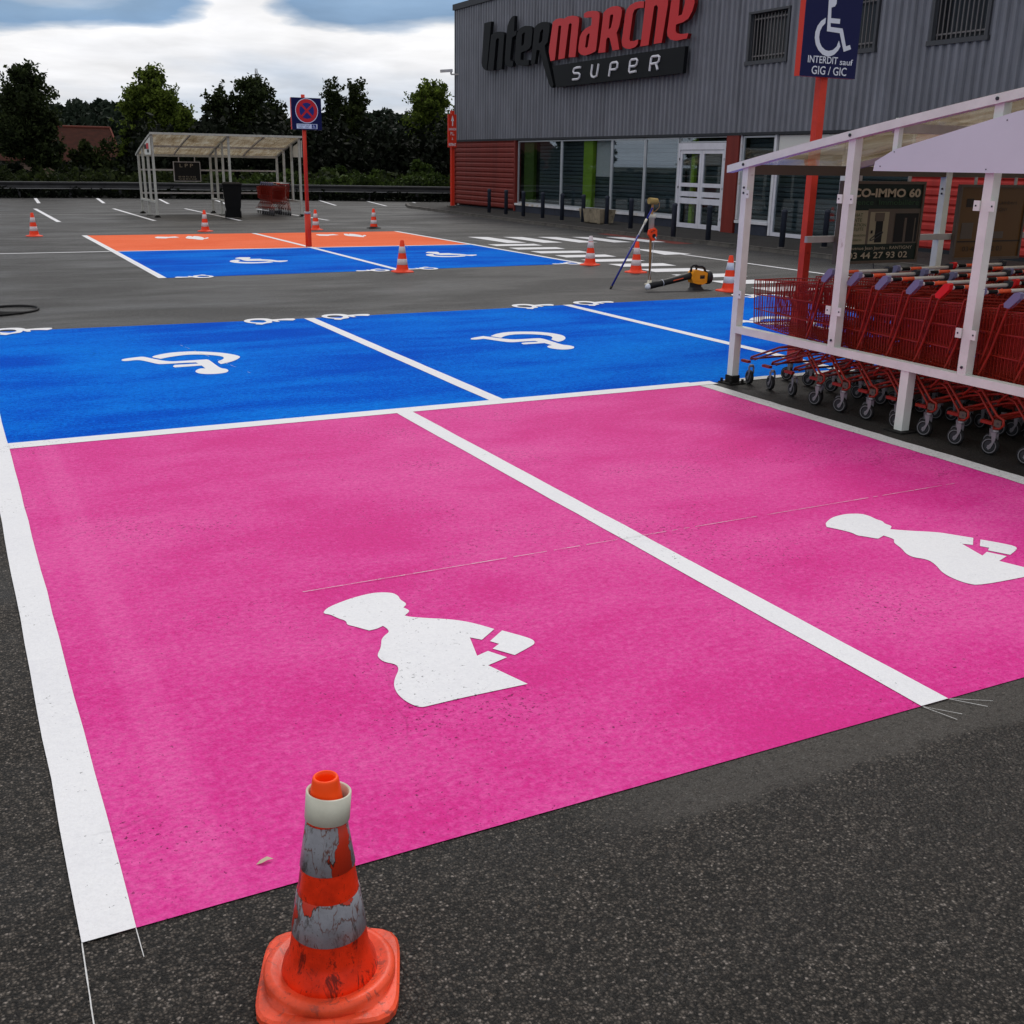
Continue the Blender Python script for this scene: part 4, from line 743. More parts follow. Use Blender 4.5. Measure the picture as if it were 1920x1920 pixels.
# ---------------------------------------------------------------- shelters
def shelter(name_label,xs,yr,yf,zr,rise,posts,white,near,rails,loc,legY,panelspec):
    """xs frame positions, posts = (rear, mid1, mid2, front)"""
    t=thing('trolley_shelter',name_label,'shelter',loc); O=loc
    A=yr+.20; B=yf-.12
    def zt(y): u=(yr+.15-y)/(yr+.15-yf); return zr+rise*(1.18*u-.18*u*u)
    def prt(m,n,par=t):
        o=m.build(n,par); o.location=(-O[0],-O[1],0) if par is t else (0,0,0); return o
    w=.066
    for gi,x in enumerate(xs):
        for i,y in enumerate(posts):
            m=mb(white); zb=0 if i in (0,3) else .42; zt_=zt(y)-.03
            m.box((x-.02,y-w/2,zb+(0.055 if zb else 0)),(x+.045,y+w/2,zt_)); p_=prt(m,'post')
            bb=mb('bolt')
            for zz in (zt_-.17,zt_-.21) if zb==0 else (.52,): bb.tube([(x-.027,y,zz),(x-.019,y,zz)],.009,8)
            bb.build('bolt',p_)
            if zb==0:
                k_=mb('dirty_rubber'); k_.box((x-.07,y-.08,0.001),(x+.09,y+.08,.012)); k_.box((x-.03,y-w/2-.008,.012),(x+.055,y+w/2+.008,.07))
                for dx,dy in ((-.05,-.06),(.07,-.06),(-.05,.06),(.07,.06)): k_.tube([(x+dx,y+dy,.01),(x+dx,y+dy,.04)],.012,6)
                k_.build('foot_plate',p_)
            if near and gi==0 or i in(1,2) and near:
                for zz in (1.50,.73):
                    for sgn in ((-1,1) if i in (1,2) else ((-1,) if i==0 else (1,))):
                        cpm=mb(white); yy=y+sgn*(w/2+.022); cpm.box((x-.032,yy-.022,zz-.03),(x-.022,yy+.022,zz+.03))
                        cpm.m('bolt'); yy=y+sgn*(w/2+.026); cpm.box((x-.0345,yy-.005,zz-.005),(x-.032,yy+.005,zz+.005)); cpm.build('glazing_clip',p_)
        m=mb(white); m.box((x-.022,posts[3]+w/2,.42),(x+.043,posts[0]-w/2,.475)); prt(m,'side_rail')
        m=mb(white); m.box((x-.012,legY-.035,0),(x+.055,legY+.035,.419)); lg=prt(m,'leg'); k_=mb('dirty_rubber'); k_.box((x-.06,legY-.08,.001),(x+.10,legY+.08,.012)); k_.build('foot_plate',lg)
        # arched edge beam
        m=mb(white); n=14; ys=[A+(B-A)*i/n for i in range(n+1)]
        xa,xb=(x-.045,x+.02) if gi==0 else ((x-.02,x+.045) if gi<len(xs)-1 else (x+.0,x+.065))
        for i in range(n):
            y0_,y1_=ys[i],ys[i+1]; m.add([(xa,y0_,zt(y0_)-.055),(xb,y0_,zt(y0_)-.055),(xb,y1_,zt(y1_)-.055),(xa,y1_,zt(y1_)-.055),(xa,y0_,zt(y0_)),(xb,y0_,zt(y0_)),(xb,y1_,zt(y1_)),(xa,y1_,zt(y1_))],
              [(3,2,1,0),(4,5,6,7),(0,1,5,4),(2,3,7,6),(1,2,6,5),(3,0,4,7)] )
        ab=prt(m,'arched_beam'); bb=mb('bolt')
        for y in posts: bb.tube([(xa-.008,y,zt(y)-.028),(xa+.001,y,zt(y)-.028)],.011,8)
        bb.build('bolt',ab)
    # intermediate ribs, purlins
    for a,b in zip(xs,xs[1:]):
        x=(a+b)/2; m=mb('grey_frame'); n=10
        for i in range(n):
            y0_=A-.05+(B-A+.1)*i/n; y1_=A-.05+(B-A+.1)*(i+1)/n; m.bar((x,y0_,zt(y0_)-.035),(x,y1_,zt(y1_)-.035),.04,.045)
        prt(m,'rib')
    m=mb(white if not near else 'board_brown'); m.box((xs[0]+.045,yr-.02,zr-.075),(xs[-1]-.02,yr+.05,zr+.0)); prt(m,'rear_beam')  # near beam: shade on a white beam is put into its brown colour
    m=mb(white); m.box((xs[0]-.05,B-.03,zt(B)-.05),(xs[-1]+.08,B+.03,zt(B)+.012)); prt(m,'front_beam')
    ym=(A+B)/2+.25; m=mb('grey_frame'); m.box((xs[0]+.03,ym-.025,zt(ym)-.07),(xs[-1],ym+.025,zt(ym)-.012)); prt(m,'purlin')
    for zz in rails: m=mb('grey_frame'); m.box(((6.28 if near else xs[0]+.045),yr-.035,zz),(xs[-1]-.02,yr-.002,zz+.05)); prt(m,'rear_rail')
    # roof sheets
    for a,b in zip(xs,xs[1:]):
        m=mb('polycarbonate'); n=18; m.smooth=True; o=0
        for i in range(n+1):
            y_=A+(B-A)*i/n; m.v+=[(a-.02,y_,zt(y_)+.006),(b+.018,y_,zt(y_)+.006)]
        for i in range(n): m.f.append((2*i,2*i+1,2*i+3,2*i+2)); m.mi.append(0); m.sm.append(True)
        prt(m,'roof_sheet')
    # gable panels at both ends
    for gi,x in ((0,xs[0]-.052),(1,xs[-1]+.07)):
        m=mb('panel_white' if near else 'back_white'); y0_=panelspec; zlow=zr-.03
        pts=([(y0_,zlow),(y0_-.01,zlow+.06),(5.47,1.825),(4.57,2.03),(4.0,2.115),(B+.02,2.165),(B+.02,zlow)] if near else [(y0_,zlow),(y0_-.01,zlow+.07),(y0_-.16,zt(y0_-.16)-.13)]+[(y_,zt(y_)-.085-.02) for y_ in np.linspace(y0_-1.2,B+.02,6)]+[(B+.02,zlow)])
        m.poly([pts],lambda u,v:(x-.006,u,v),(.010,0,0)); pn_=prt(m,'gable_panel'); bb=mb('bolt')
        for (y_,z_) in ((y0_-.06,zlow+.03),(y0_-.17,zlow+.12),(posts[2],zlow+.02),(posts[2]-.1,zt(posts[2])-.15)): bb.tube([(x-.009,y_,z_),(x-.005,y_,z_)],.004,6)
        bb.build('rivet',pn_)
        if not near and gi==0: # small shop badge
            m=mb('letter_black'); m.box((x-.010,35.0-.10,1.93),(x-.007,35.0+.24,2.06)); m.m('letter_red'); m.box((x-.010,34.50,1.93),(x-.007,34.88,2.09)); m.m('letter_black'); m.box((x-.010,34.5,1.83),(x-.007,34.80,1.915)); m.build('badge',pn_)
    return t
# near: gable plane at X = 5.64, carts stored inside
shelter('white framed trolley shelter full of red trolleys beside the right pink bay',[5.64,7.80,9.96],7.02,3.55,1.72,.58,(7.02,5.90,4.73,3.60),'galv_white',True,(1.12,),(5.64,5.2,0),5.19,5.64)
m=mb('galv_white')
# extra roof strut of the near gable
st=[o for o in bpy.data.objects if o.name.startswith('trolley_shelter')][0]
m.box((5.622,5.49,1.70),(5.66,5.53,2.02)); o=m.build('strut',st); o.location=(-5.64,-5.2,0)
shelter('white framed arched trolley shelter at the far side of the car park',[5.74,7.95,10.12],36.95,34.32,1.80,.56,(36.95,36.1,35.2,34.32),'old_white',False,(1.30,.60),(5.74,35.6,0),35.75,35.3)
# ---------------------------------------------------------------- advert boards
def board(label,x0,x1,z0,z1,y,bgs,frame='board_brown',hang=None):
    t=thing('advert_board',label,'advert board',(x0,y,z0)); O=(-x0,-y,-z0)
    m=mb(frame); f=.022
    m.box((x0-f,y-.02,z0-f),(x0,y+.02,z1+f)); m.box((x1,y-.02,z0-f),(x1+f,y+.02,z1+f)); m.box((x0,y-.02,z1),(x1,y+.02,z1+f)); m.box((x0,y-.02,z0-f),(x1,y+.02,z0)); fr_=m.build('frame',t); fr_.location=O
    W_=x1-x0; H_=z1-z0; pn_=None; m=MB()
    m.m(bgs[0][0]); m.box((x0,y-.008,z0),(x1,y+.008,z1)); 
    for i,(mt,a,b,c,d) in enumerate(bgs[1:]): m.m(mt); yy=y-.010-.0008*i; m.add([(x0+a*W_,yy,z0+b*H_),(x0+c*W_,yy,z0+b*H_),(x0+c*W_,yy,z0+d*H_),(x0+a*W_,yy,z0+d*H_)],[(0,1,2,3)])
    pn_=m.build('poster',t); pn_.location=O
    if hang:
        for a in (.2,.82): m=mb('grey_frame'); m.box((x0+a*W_-.015,y-.005,z1+f),(x0+a*W_+.015,y+.005,hang)); h_=m.build('hanger',t); h_.location=O
    return t,pn_,lambda a,b:(x0+a*W_,y-.022,z0+b*H_),W_,H_
YB=6.955
t,pn_,q,W_,H_=board('dark green estate agent board reading CO-IMMO 60 hanging at the back of the near shelter',6.58,7.47,.965,1.585,YB,
 [('board_green',),('board_beige',.0,.22,1,.66),('board_brown',.33,.22,1,.68),('board_beige',.36,.22,.60,.64),('board_brown',.60,.22,.67,.66),('shadow_pic',.44,.24,.53,.52),('board_brown',.42,.52,.54,.63),('shadow_pic',.68,.24,.98,.62),('board_brown',.80,.24,.83,.56),('board_brown',.93,.24,.945,.56),('shadow_pic',.38,.36,.405,.40)],hang=1.65)
text('lettering','ECO-IMMO 60',.93*W_,.115*H_,'board_text',FX(*q(.03,.83)),pn_,bold=.035)
text('lettering','Agence  Immobilière',.9*W_,.09*H_,'board_green_text',FX(*q(.05,.71)),pn_)
for s_,b_,w_,h_ in (('ACHAT',.58,.17,.045),('VENTE',.515,.16,.045),('ESTIMATION',.455,.27,.04),('GRATUITE',.40,.22,.04),('Toutes Transactions',.325,.29,.035),('immobilières',.265,.2,.032)): text('lettering',s_,w_*W_,h_*H_,'board_green_text',FX(*q(.17-w_/2,b_)),pn_)
text('lettering','68 avenue Jean Jaurès - RANTIGNY',.86*W_,.055*H_,'board_text',FX(*q(.07,.135)),pn_)
text('lettering','03 44 27 93 02',.76*W_,.085*H_,'board_text',FX(*q(.12,.03)),pn_,bold=.012)
t,pn_,q,W_,H_=board('faded yellow advert board hanging at the back of the near shelter',7.94,8.76,.965,1.565,YB,
 [('board_yellow',),('board_dark',.09,.72,.20,.84),('board_brown',.06,.27,.24,.5),('board_dark',.02,.22,1,.24),('board_dark',.36,.30,.40,.44),('board_brown',.52,.27,.72,.37)],hang=1.65)
text('lettering','Auto Lambert',.5*W_,.055*H_,'board_dark',FX(*q(.36,.76)),pn_); text('lettering','RANTIGNY',.30*W_,.05*H_,'board_dark',FX(*q(.42,.66)),pn_); text('lettering','03 44 73 12 03',.62*W_,.07*H_,'board_dark',FX(*q(.10,.09)),pn_)
t,pn_,q,W_,H_=board('dark advert board with faint L P P lettering hanging in the far trolley shelter',6.80,7.60,1.00,1.56,36.88,[('shadow_pic',)],frame='grey_frame',hang=1.74)
text('lettering','L P P',.52*W_,.18*H_,'board_text',FX(*q(.22,.74)),pn_); text('lettering','03 44 73 12 03',.66*W_,.08*H_,'board_text',FX(*q(.15,.18)),pn_); text('lettering','Tel. 03 44 31 12 60',.7*W_,.08*H_,'board_text',FX(*q(.14,.06)),pn_)
# tied wire and rope on the rear rail of the near shelter
m=mb('dark_plastic')
for i in range(3): m.tube([(6.99+.05*math.cos(a)*(1+.2*i),6.965-.012*i,1.165+.035*math.sin(a+i)) for a in np.linspace(0,6.1,12)],.004,5)
m.tube([(7.0,6.955,1.13),(7.02,6.95,1.05),(6.99,6.95,.98),(7.01,6.95,.90)],.004,5)
tag(m.build('wire_loop'),'tangled dark wire tied round the rear rail in front of the green advert board','wire')
# ---------------------------------------------------------------- trolleys
def trolley(label,cap='cart_blue_grey'):
    t=thing('shopping_trolley',label,'shopping trolley',(0,0,0),0,'red shopping trolleys nested in the near shelter')
    Wr,Wf=.27,.205                    # half width at handle and at nose (nose points +Y)
    hw=lambda y: Wr+(Wf-Wr)*max(0,min(1,(y-.05)/.87))
    r=.0019; m=mb('cart_red')
    zt=lambda y:.905-.065*(y-.05)/.87; zb=lambda y:.455+.04*(y-.2)/.72
    def wire(p,q,rr=r): m.bar(p,q,rr*2)
    for s in (-1,1):
        n=31
        for i in range(n):
            y=.10+.82*i/(n-1); yb=max(.20,y) ; w_=hw(y)
            wire((s*w_,y,zt(y)),(s*(hw(yb)-.03),yb+.004,zb(yb)))
        for u in (.0,.33,.66,1.0):
            P_=lambda y:(s*(hw(y)-.03*u),max(y,.10+.10*u),zt(y)*(1-u)+zb(y)*u)
            wire(P_(.08),P_(.92),.0045 if u in(0,) else .0034)
    for i in range(15):
        u=-1+2*i/14; wire((u*Wf,.925,zt(.92)),(u*(Wf-.03),.93,zb(.92)))
    for u in (0,.33,.66,1): z=zt(.92)*(1-u)+zb(.92)*u; wire((-(Wf-.03*u),.925,z),(Wf-.03*u,.925,z),.0045 if u in(0,1) else .003)
    for i in range(13): u=-1+2*i/12; wire((u*(hw(.2)-.03),.2,zb(.2)),(u*(Wf-.03),.93,zb(.92)))
    for i in range(9): y=.2+.72*i/8; wire((-(hw(y)-.03),y,zb(y)),(hw(y)-.03,y,zb(y)))
    m.build('basket',t)
    # child seat / rear flap hinge wires
    m=mb('cart_red')
    for i in range(13): u=-1+2*i/12; m.bar((u*.24,.10,.86),(u*.23,.36,.80),.004)
    m.bar((-.26,.10,.862),(.26,.10,.862),.008); m.bar((-.235,.36,.80),(.235,.36,.80),.008); m.build('rear_flap',t)
    # chassis and uprights
    m=mb('cart_red'); T=.0085
    for s in (-1,1):
        x=s*.275
        m.tube([(s*.278,.0,.955),(s*.278,.055,.90),(s*.272,.14,.62),(s*.262,.235,.40),(s*.262,.30,.33)],T,7)
        m.tube([(s*.278,.0,.955),(s*.279,.11,.925),(s*.274,.165,.67),(s*.268,.20,.55)],T*.9,7)
        m.tube([(s*.265,.035,.165),(s*.265,-.01,.175),(s*.265,-.035,.20),(s*.265,-.03,.235),(s*.265,.02,.25),(s*.262,.16,.385),(s*.255,.27,.42),(s*.235,.52,.36),(s*.21,.88,.225),(s*.20,.90,.205)],T,7)
        m.tube([(s*.255,.035,.165),(s*.25,.06,.22),(s*.245,.19,.355),(s*.235,.30,.385),(s*.215,.55,.325),(s*.19,.86,.205)],T*.9,7)
        m.box((s*.245-.03,.84,.185),(s*.245+.0,.93,.205)) if s<0 else m.box((s*.245,.84,.185),(s*.245+.03,.93,.205))
    m.tube([(-.20,.90,.205),(0,.915,.205),(.20,.90,.205)],T,7); m.tube([(-.262,.27,.42),(.262,.27,.42)],T*.8,7); m.tube([(-.235,.5,.36),(.235,.5,.36)],T*.8,7)
    m.build('chassis',t)
    # handle
    m=mb('grip_white'); m.tube([(-.285,-.012,.985),(.285,-.012,.985)],.0125,12); m.m('letter_black'); m.tube([(-.235,-.012,.985),(-.15,-.012,.985)],.0129,12); m.m('grip_orange'); m.tube([(-.145,-.012,.985),(-.03,-.012,.985)],.0129,12); hd=m.build('handle',t)
    for s in (-1,1):
        m=mb(cap if s<0 else ('dark_plastic')); x=s*.279; pr=[(-.034,1.008),(-.020,1.016),(.012,1.008),(.075,.938),(.070,.915),(.035,.912),(-.030,.975)]
        m.poly([pr],lambda u,v:(x-.017,u,v),(.034,0,0)); m.build('end_cap',hd)
    if True:
        m=mb('cart_red_bright' ); m.tube([(.245,.0,.955),(.235,.03,.93),(.215,.035,.95)],.012,6); m.build('coin_lock',hd)
    # casters
    for s in (-1,1):
        for (y,xx,k) in ((.012,.268,0),(.875,.205,1)):
            m=mb('zinc'); m.tube([(0,0,.145),(0,0,.163)],.019,12); 
            for dx in (-.019,.019): m.poly([[(-.015,.148),(.018,.148),(.006,.085),(.034,.048),(.022,.034),(.008,.045),(-.014,.10)]],lambda u,v:(dx-.0015,u,v),(.003,0,0))
            f_=m.build('caster',t); f_.location=(s*xx,y,0); f_.rotation_euler=(0,0,random.uniform(-.35,.35))
            w_=mb('rubber'); n=24
            def ring(rad,xx_): return [(xx_,.022+rad*math.cos(2*PI*i/n),.058+rad*math.sin(2*PI*i/n)) for i in range(n)]
            rr=[(.033,-.014),(.050,-.014),(.057,-.009),(.057,.009),(.050,.014),(.033,.014)]; o=0
            for rad,x_ in rr: w_.v+=ring(rad,x_)
            for i in range(5):
                for j in range(n): w_.f.append((i*n+j,i*n+(j+1)%n,(i+1)*n+(j+1)%n,(i+1)*n+j)); w_.mi.append(0); w_.sm.append(0<i<4)
            w_.m('wheel_rim' ); w_.lathe_=None
            for (r0_,r1_,sx2) in ((.026,.036,1.0),): 
                for x_ in (-.0152,.0152): o=len(w_.v); w_.v+=ring(.040,x_)+ring(.046,x_); w_.f+=[(o+j,o+(j+1)%n,o+n+(j+1)%n,o+n+j) for j in range(n)]; w_.mi+=[w_.cur]*n; w_.sm+=[False]*n
            w_.m('dark_plastic')
            for x_ in (-.012,.012): o=len(w_.v); w_.v+=ring(.040,x_); w_.f.append(tuple(range(o,o+n))); w_.mi.append(w_.cur); w_.sm.append(False)
            w_.m('zinc'); w_.tube([(-.024,.022,.058),(.024,.022,.058)],.007,8)
            w_.build('wheel',f_)
            if k==0:
                b_=mb('board_brown'); b_.box((s*.262-.012,-.022,.185),(s*.262+.012,.030,.225)); b_.m('bolt'); b_.tube([(s*.276,.0,.205),(s*.248,.0,.205)],.006,6); b_.build('bracket',t)
    return t
ords=['first','second','third','fourth','fifth','sixth','seventh','eighth','ninth','tenth','eleventh']
tr0=trolley('x')
trR=trolley('x','cart_red_bright')
cnt=0
def settle(o,lab,x,y): o.location=(x,y,0); o['label']=lab
for i in range(10):
    y=6.05-.264*i-(0.02 if i in(3,) else 0); x=5.965+.0015*i+random.uniform(-.004,.004)
    lab=f'trolley with a {"red" if i==4 else "blue grey"} handle end, {ords[i]} from the back in the nearest row'
    if i==4: settle(trR,lab,x,y)
    elif i==0: settle(tr0,lab,x,y)
    else: dup(tr0,(x,y,0),random.uniform(-.006,.006),lab)
for row,(xr,n,yy) in enumerate(((6.66,11,6.10),(7.34,11,6.18),(8.25,9,6.0),(8.95,10,6.1))):
    for i in range(n):
        s_=trR if (i*3+row*2)%5==2 else tr0
        lab=f'red trolley, {ords[i]} from the back of the {["second","third","fourth","fifth"][row]} row in the near shelter'
        dup(s_,(xr+random.uniform(-.01,.01),yy-.262*i,0),random.uniform(-.008,.008),lab)
for i in range(6):
    o=dup(tr0,(9.55+.01*i,35.75-.22*i,0),0,f'dark red trolley in the far shelter, {ords[i]} from the back'); o['group']='red trolleys nested in the far shelter'
# ---------------------------------------------------------------- wheelie bin
bn=thing('wheelie_bin','black wheelie bin standing in front of the far trolley shelter','bin',(7.86,33.75,0),R(-12))
m=mb('bin_black')
def taper(m,z0,z1,a0,b0,a1,b1): m.add([(-a0,-b0,z0),(a0,-b0,z0),(a0,b0,z0),(-a0,b0,z0),(-a1,-b1,z1),(a1,-b1,z1),(a1,b1,z1),(-a1,b1,z1)],[(0,3,2,1),(4,5,6,7),(0,1,5,4),(1,2,6,5),(2,3,7,6),(3,0,4,7)])
taper(m,.03,.30,.19,.22,.215,.25); taper(m,.30,.95,.225,.26,.27,.31); m.build('body',bn)
m=mb('bin_black'); taper(m,.953,.99,.285,.33,.285,.33); taper(m,.99,1.03,.28,.32,.22,.22); m.build('lid',bn)
m=mb('rubber'); 
for s in (-1,1): m.tube([(s*.24,.22,.10),(s*.19,.22,.10)],.10,16)
m.build('wheel',bn); m=mb('bin_black'); m.tube([(-.22,.36,.95),(.22,.36,.95)],.015,8); m.build('handle',bn)
# ---------------------------------------------------------------- tools
bl=thing('leaf_blower','yellow and black leaf blower with a long black tube standing on the asphalt','leaf blower',(9.60,12.93,0))
m=mb('tool_black'); m.tube([(-.10,0,.20),(-.16,0,.192),(-.52,0,.125),(-.56,0,.118),(-.60,0,.112),(-.80,0,.075)],[.052,.050,.046,.047,.047,.043],16); tb=m.build('tube',bl)
m=mb('sign_white'); m.tube([(-.80,0,.075),(-.835,0,.066),(-.86,-.012,.075)],[.043,.038,.012],14); m.build('nozzle_rim',tb); m=mb('sign_white'); m.tube([(-.575,0,.1158),(-.583,0,.1145)],.0485,16); m.build('clamp_ring',tb)
m=mb('grip_orange'); m.bar((-.42,-.0495,.146),(-.25,-.0515,.178),.004,.012); m.build('marking',tb)
m=mb('tool_yellow'); pr=[(-.11,.165),(-.10,.245),(-.07,.275),(.0,.285),(.10,.262),(.165,.24),(.178,.18),(.16,.10),(.09,.075),(.0,.085),(-.08,.105)]
m.poly([pr],lambda u,v:(u,-.062,v),(0,.124,0)); m.add([(-.08,-.066,.13),(.14,-.066,.13),(.14,-.066,.235),(-.06,-.066,.25)],[(0,1,2,3)]); yb=m.build('body',bl)
m=mb('tool_black'); m.box((.03,-.069,.16),(.11,-.0665,.20)); m.box((.03,-.069,.205),(.11,-.0665,.212)); m.build('decal',yb)
m=mb('tool_black'); m.tube([(.165,0,.17),(.20,0,.168),(.245,0,.165),(.262,0,.163)],[.088,.096,.090,.06],20); m.build('fan_housing',bl)
m=mb('tool_black'); m.tube([(-.09,0,.255),(-.085,0,.32),(-.055,0,.345),(-.01,0,.345),(.03,0,.325),(.10,0,.325),(.145,0,.30),(.165,0,.25)],.017,10); m.tube([(-.01,0,.335),(.005,0,.30),(.0,0,.27)],.014,8); m.build('handle',bl)
m=mb('tool_black'); m.box((-.06,-.05,.035),(.075,.05,.10)); m.add([(-.09,-.06,0),(.12,-.06,0),(.12,.06,0),(-.09,.06,0),(-.055,-.05,.04),(.085,-.05,.04),(.085,.05,.04),(-.055,.05,.04)],[(0,3,2,1),(4,5,6,7),(0,1,5,4),(1,2,6,5),(2,3,7,6),(3,0,4,7)]); m.build('battery',bl)
bs_=thing('line_stick','upright brown wooden stick with a tan roller head, white pipe ring and orange reel','stick',(9.33,13.70,0))
m=mb('wood'); m.tube([(0,0,.06),(-.02,0,.60),(-.02,0,1.17)],.017,10); m.build('stick',bs_)
m=mb('roller_tan'); m.tube([(-.085,0,1.21),(.055,0,1.20)],.046,16); hd=m.build('roller_head',bs_); m=mb('wood'); m.tube([(.055,0,1.20),(.10,0,1.185),(.10,0,1.12),(.05,0,1.07),(.0,0,1.05)],.005,6); m.build('wire_handle',hd)
m=mb('pvc_white'); m.lathe([(.036,.80),(.040,.80),(.040,.96),(.056,.965),(.058,1.02),(.050,1.02),(.048,.97),(.034,.96)],24,(-.02,0,0)); m.build('pipe_ring',bs_)
m=mb('reel_orange'); pr=[(-.065,.80),(.03,.83),(.068,.80),(.072,.72),(.03,.645),(-.005,.64),(-.075,.735)]; hl=[(-.045,.775),(.02,.80),(.035,.785),(-.035,.755)]
m.poly([pr,hl],lambda u,v:(u-.02,-.058,v),(0,.045,0)); rl=m.build('reel',bs_); m=mb('tool_black'); m.tube([(-.005,-.064,.715),(-.005,-.01,.715)],.03,14); m.m('sign_white'); m.tube([(.01,-.067,.70),(.03,-.067,.665)],.010,8); m.build('crank',rl)
m=mb('sign_white'); m.tube([(.02,-.03,.65),(.0,-.03,.3),(-.02,-.02,.06)],.003,5); m.build('string',bs_)
m=mb('pvc_white'); m.lathe([(.0,.0),(.075,.0),(.075,.015),(.035,.03),(.028,.07),(0,.07)],16); m.build('foot',bs_)
pb=thing('extension_pole','long blue and white extension pole leaning against the brown stick','pole',(8.455,13.40,0))
tp=Vector((.83,.26,1.11)); L_=tp; f=lambda u:tuple(L_*u)
m=mb('pole_blue'); m.tube([f(.03),f(.66)],.014,10); m.tube([f(.86),f(1.0)],.013,10); m.m('tool_black'); m.tube([f(0.0),f(.035)],[.012,.020],10); m.m('grip_white'); m.tube([f(.66),f(.82)],.012,10); m.m('pvc_white'); m.tube([f(.80),f(.86)],.018,10); m.build('shaft',pb)
# hose at the left edge
m=mb('rubber'); pts=[(.55+.33*math.cos(a)*(1+.03*math.sin(3*a)),13.72+.33*math.sin(a),.015+.004*math.sin(2*a)) for a in np.linspace(-2.6,3.2,40)]; m.tube(pts,.014,8)
m.tube([(.27,13.55,.03),(.5,13.42,.02),(.7,13.38,.015),(.55,13.30,.015),(.2,13.15,.015),(-.2,13.1,.015)],.014,8)
tag(m.build('black_hose'),'loop of black hose lying on the asphalt at the left edge','hose')
m=mb('leaf_dry'); m.add([(0,0,0),(.012,.006,.006),(.03,.008,.010),(.045,.0,.004),(.028,-.006,.009),(.012,-.007,.005)],[(0,1,5),(1,2,4,5),(2,3,4)]); tag(m.build('fallen_leaf',None,(.505,2.352,.004)),'small dry leaf lying on the pink paint behind the near cone','leaf')
# ---------------------------------------------------------------- vegetation
rng=np.random.default_rng(7)
def leaves(name,mat,pts,size,parent=None,squash=1.0):
    """many leaf-sized quads at pts (n,3)"""
    n=len(pts); a=rng.normal(size=(n,3)); a/=np.linalg.norm(a,axis=1)[:,None]; b=np.cross(a,rng.normal(size=(n,3))); b/=np.linalg.norm(b,axis=1)[:,None]
    s=(size*rng.uniform(.55,1.3,n))[:,None]; a=a*s; b=b*s*.62
    v=np.stack([pts-a,pts-b*.9+a*.1,pts+a,pts+b*.9+a*.1],1).reshape(-1,3)
    me=bpy.data.meshes.new(name); me.vertices.add(n*4); me.vertices.foreach_set('co',v.ravel()); me.loops.add(n*4); me.loops.foreach_set('vertex_index',np.arange(n*4)); me.polygons.add(n); me.polygons.foreach_set('loop_start',np.arange(n)*4)
    me.materials.append(MAT[mat]); me.update(calc_edges=True); me.validate()
    o=bpy.data.objects.new(name,me); col.objects.link(o)
    if parent is not None: o.parent=parent
    return o
def blob(c,r,n,clumps=26,spread=.30):
    """points in clumps over an ellipsoid: uneven outline with gaps"""
    c=np.array(c); r=np.array(r); u=rng.normal(size=(clumps,3)); u/=np.linalg.norm(u,axis=1)[:,None]
    cen=u*rng.uniform(.35,.95,clumps)[:,None]
    k=rng.integers(0,clumps,n); sp=spread*rng.uniform(.6,1.25,clumps)[k]
    d=rng.normal(size=(n,3)); d/=np.linalg.norm(d,axis=1)[:,None]; d*=(rng.uniform(0,1,n)**.45)[:,None]*sp[:,None]
    return c+(cen[k]+d)*r
def tree(label,loc,lobes,mat,trunk_h,trunk_r,leaf=.16,group='trees behind the crash barrier',dens=1.0,shoots=18):
    t=thing('tree',label,'tree',loc,0,group); pts=[]
    m=mb('bark'); top=max(c[2] for c,r in lobes); m.tube([(0,0,-.1),(.05,.03,trunk_h*.5),(.0,.05,trunk_h),(.05,0,top)],[trunk_r*1.2,trunk_r,trunk_r*.8,trunk_r*.2],8)
    for c,r in lobes:
        vol=r[0]*r[1]*r[2]; n=int(5200*dens*max(.35,vol**.66)/1.5); pts.append(blob(c,r,n,clumps=int(20+12*vol**.5)))
        pts.append(np.array(c)+rng.normal(size=(int(n*.25),3))*np.array(r)*.33)
        for i in range(4):
            a=rng.uniform(0,6.28); m.tube([(0,0,trunk_h*rng.uniform(.6,1)),(c[0]*.5,c[1]*.5,(trunk_h+c[2])/2),(c[0]+r[0]*.6*math.cos(a),c[1]+r[1]*.6*math.sin(a),c[2]+r[2]*rng.uniform(-.2,.5))],[trunk_r*.45,trunk_r*.3,.015],5)
        for i in range(shoots):   # loose shoots that break the outline
            u=rng.normal(size=3); u[2]=abs(u[2])*1.1; u/=np.linalg.norm(u); k=18; s=rng.uniform(.85,1.24,k)[:,None]
            pts.append(np.array(c)+u*np.array(r)*s+rng.normal(size=(k,3))*.07)
    m.build('trunk',t); leaves('crown',mat,np.concatenate(pts),leaf,t); return t
tree('round dark broad tree at the far left edge behind the crash barrier',(4.2,55.5,0),[((-.1,0,3.9),(1.15,1.1,1.4)),((-.7,.2,2.6),(1.3,1.2,1.3)),((.25,0,2.9),(.9,1,1.2)),((.1,0,4.8),(.65,.7,.65)),((.35,.2,1.8),(1.0,1,.8))],'dark_leaves',1.5,.16,leaf=.10)
tree('bushy green tree with sunlit top, second from the left behind the barrier',(10.1,59.5,0),[((.05,0,4.6),(1.15,1.1,1.25)),((-.6,0,4.1),(.9,.9,.8)),((.7,0,3.6),(1.2,1,1.0)),((0,0,3.0),(1.7,1.3,1.2)),((1.3,0,3.2),(.9,.9,.8)),((.1,.1,5.35),(.5,.5,.5)),((-.1,.2,1.7),(1.6,1.2,1.2))],'green_leaves',1.6,.15,leaf=.10)
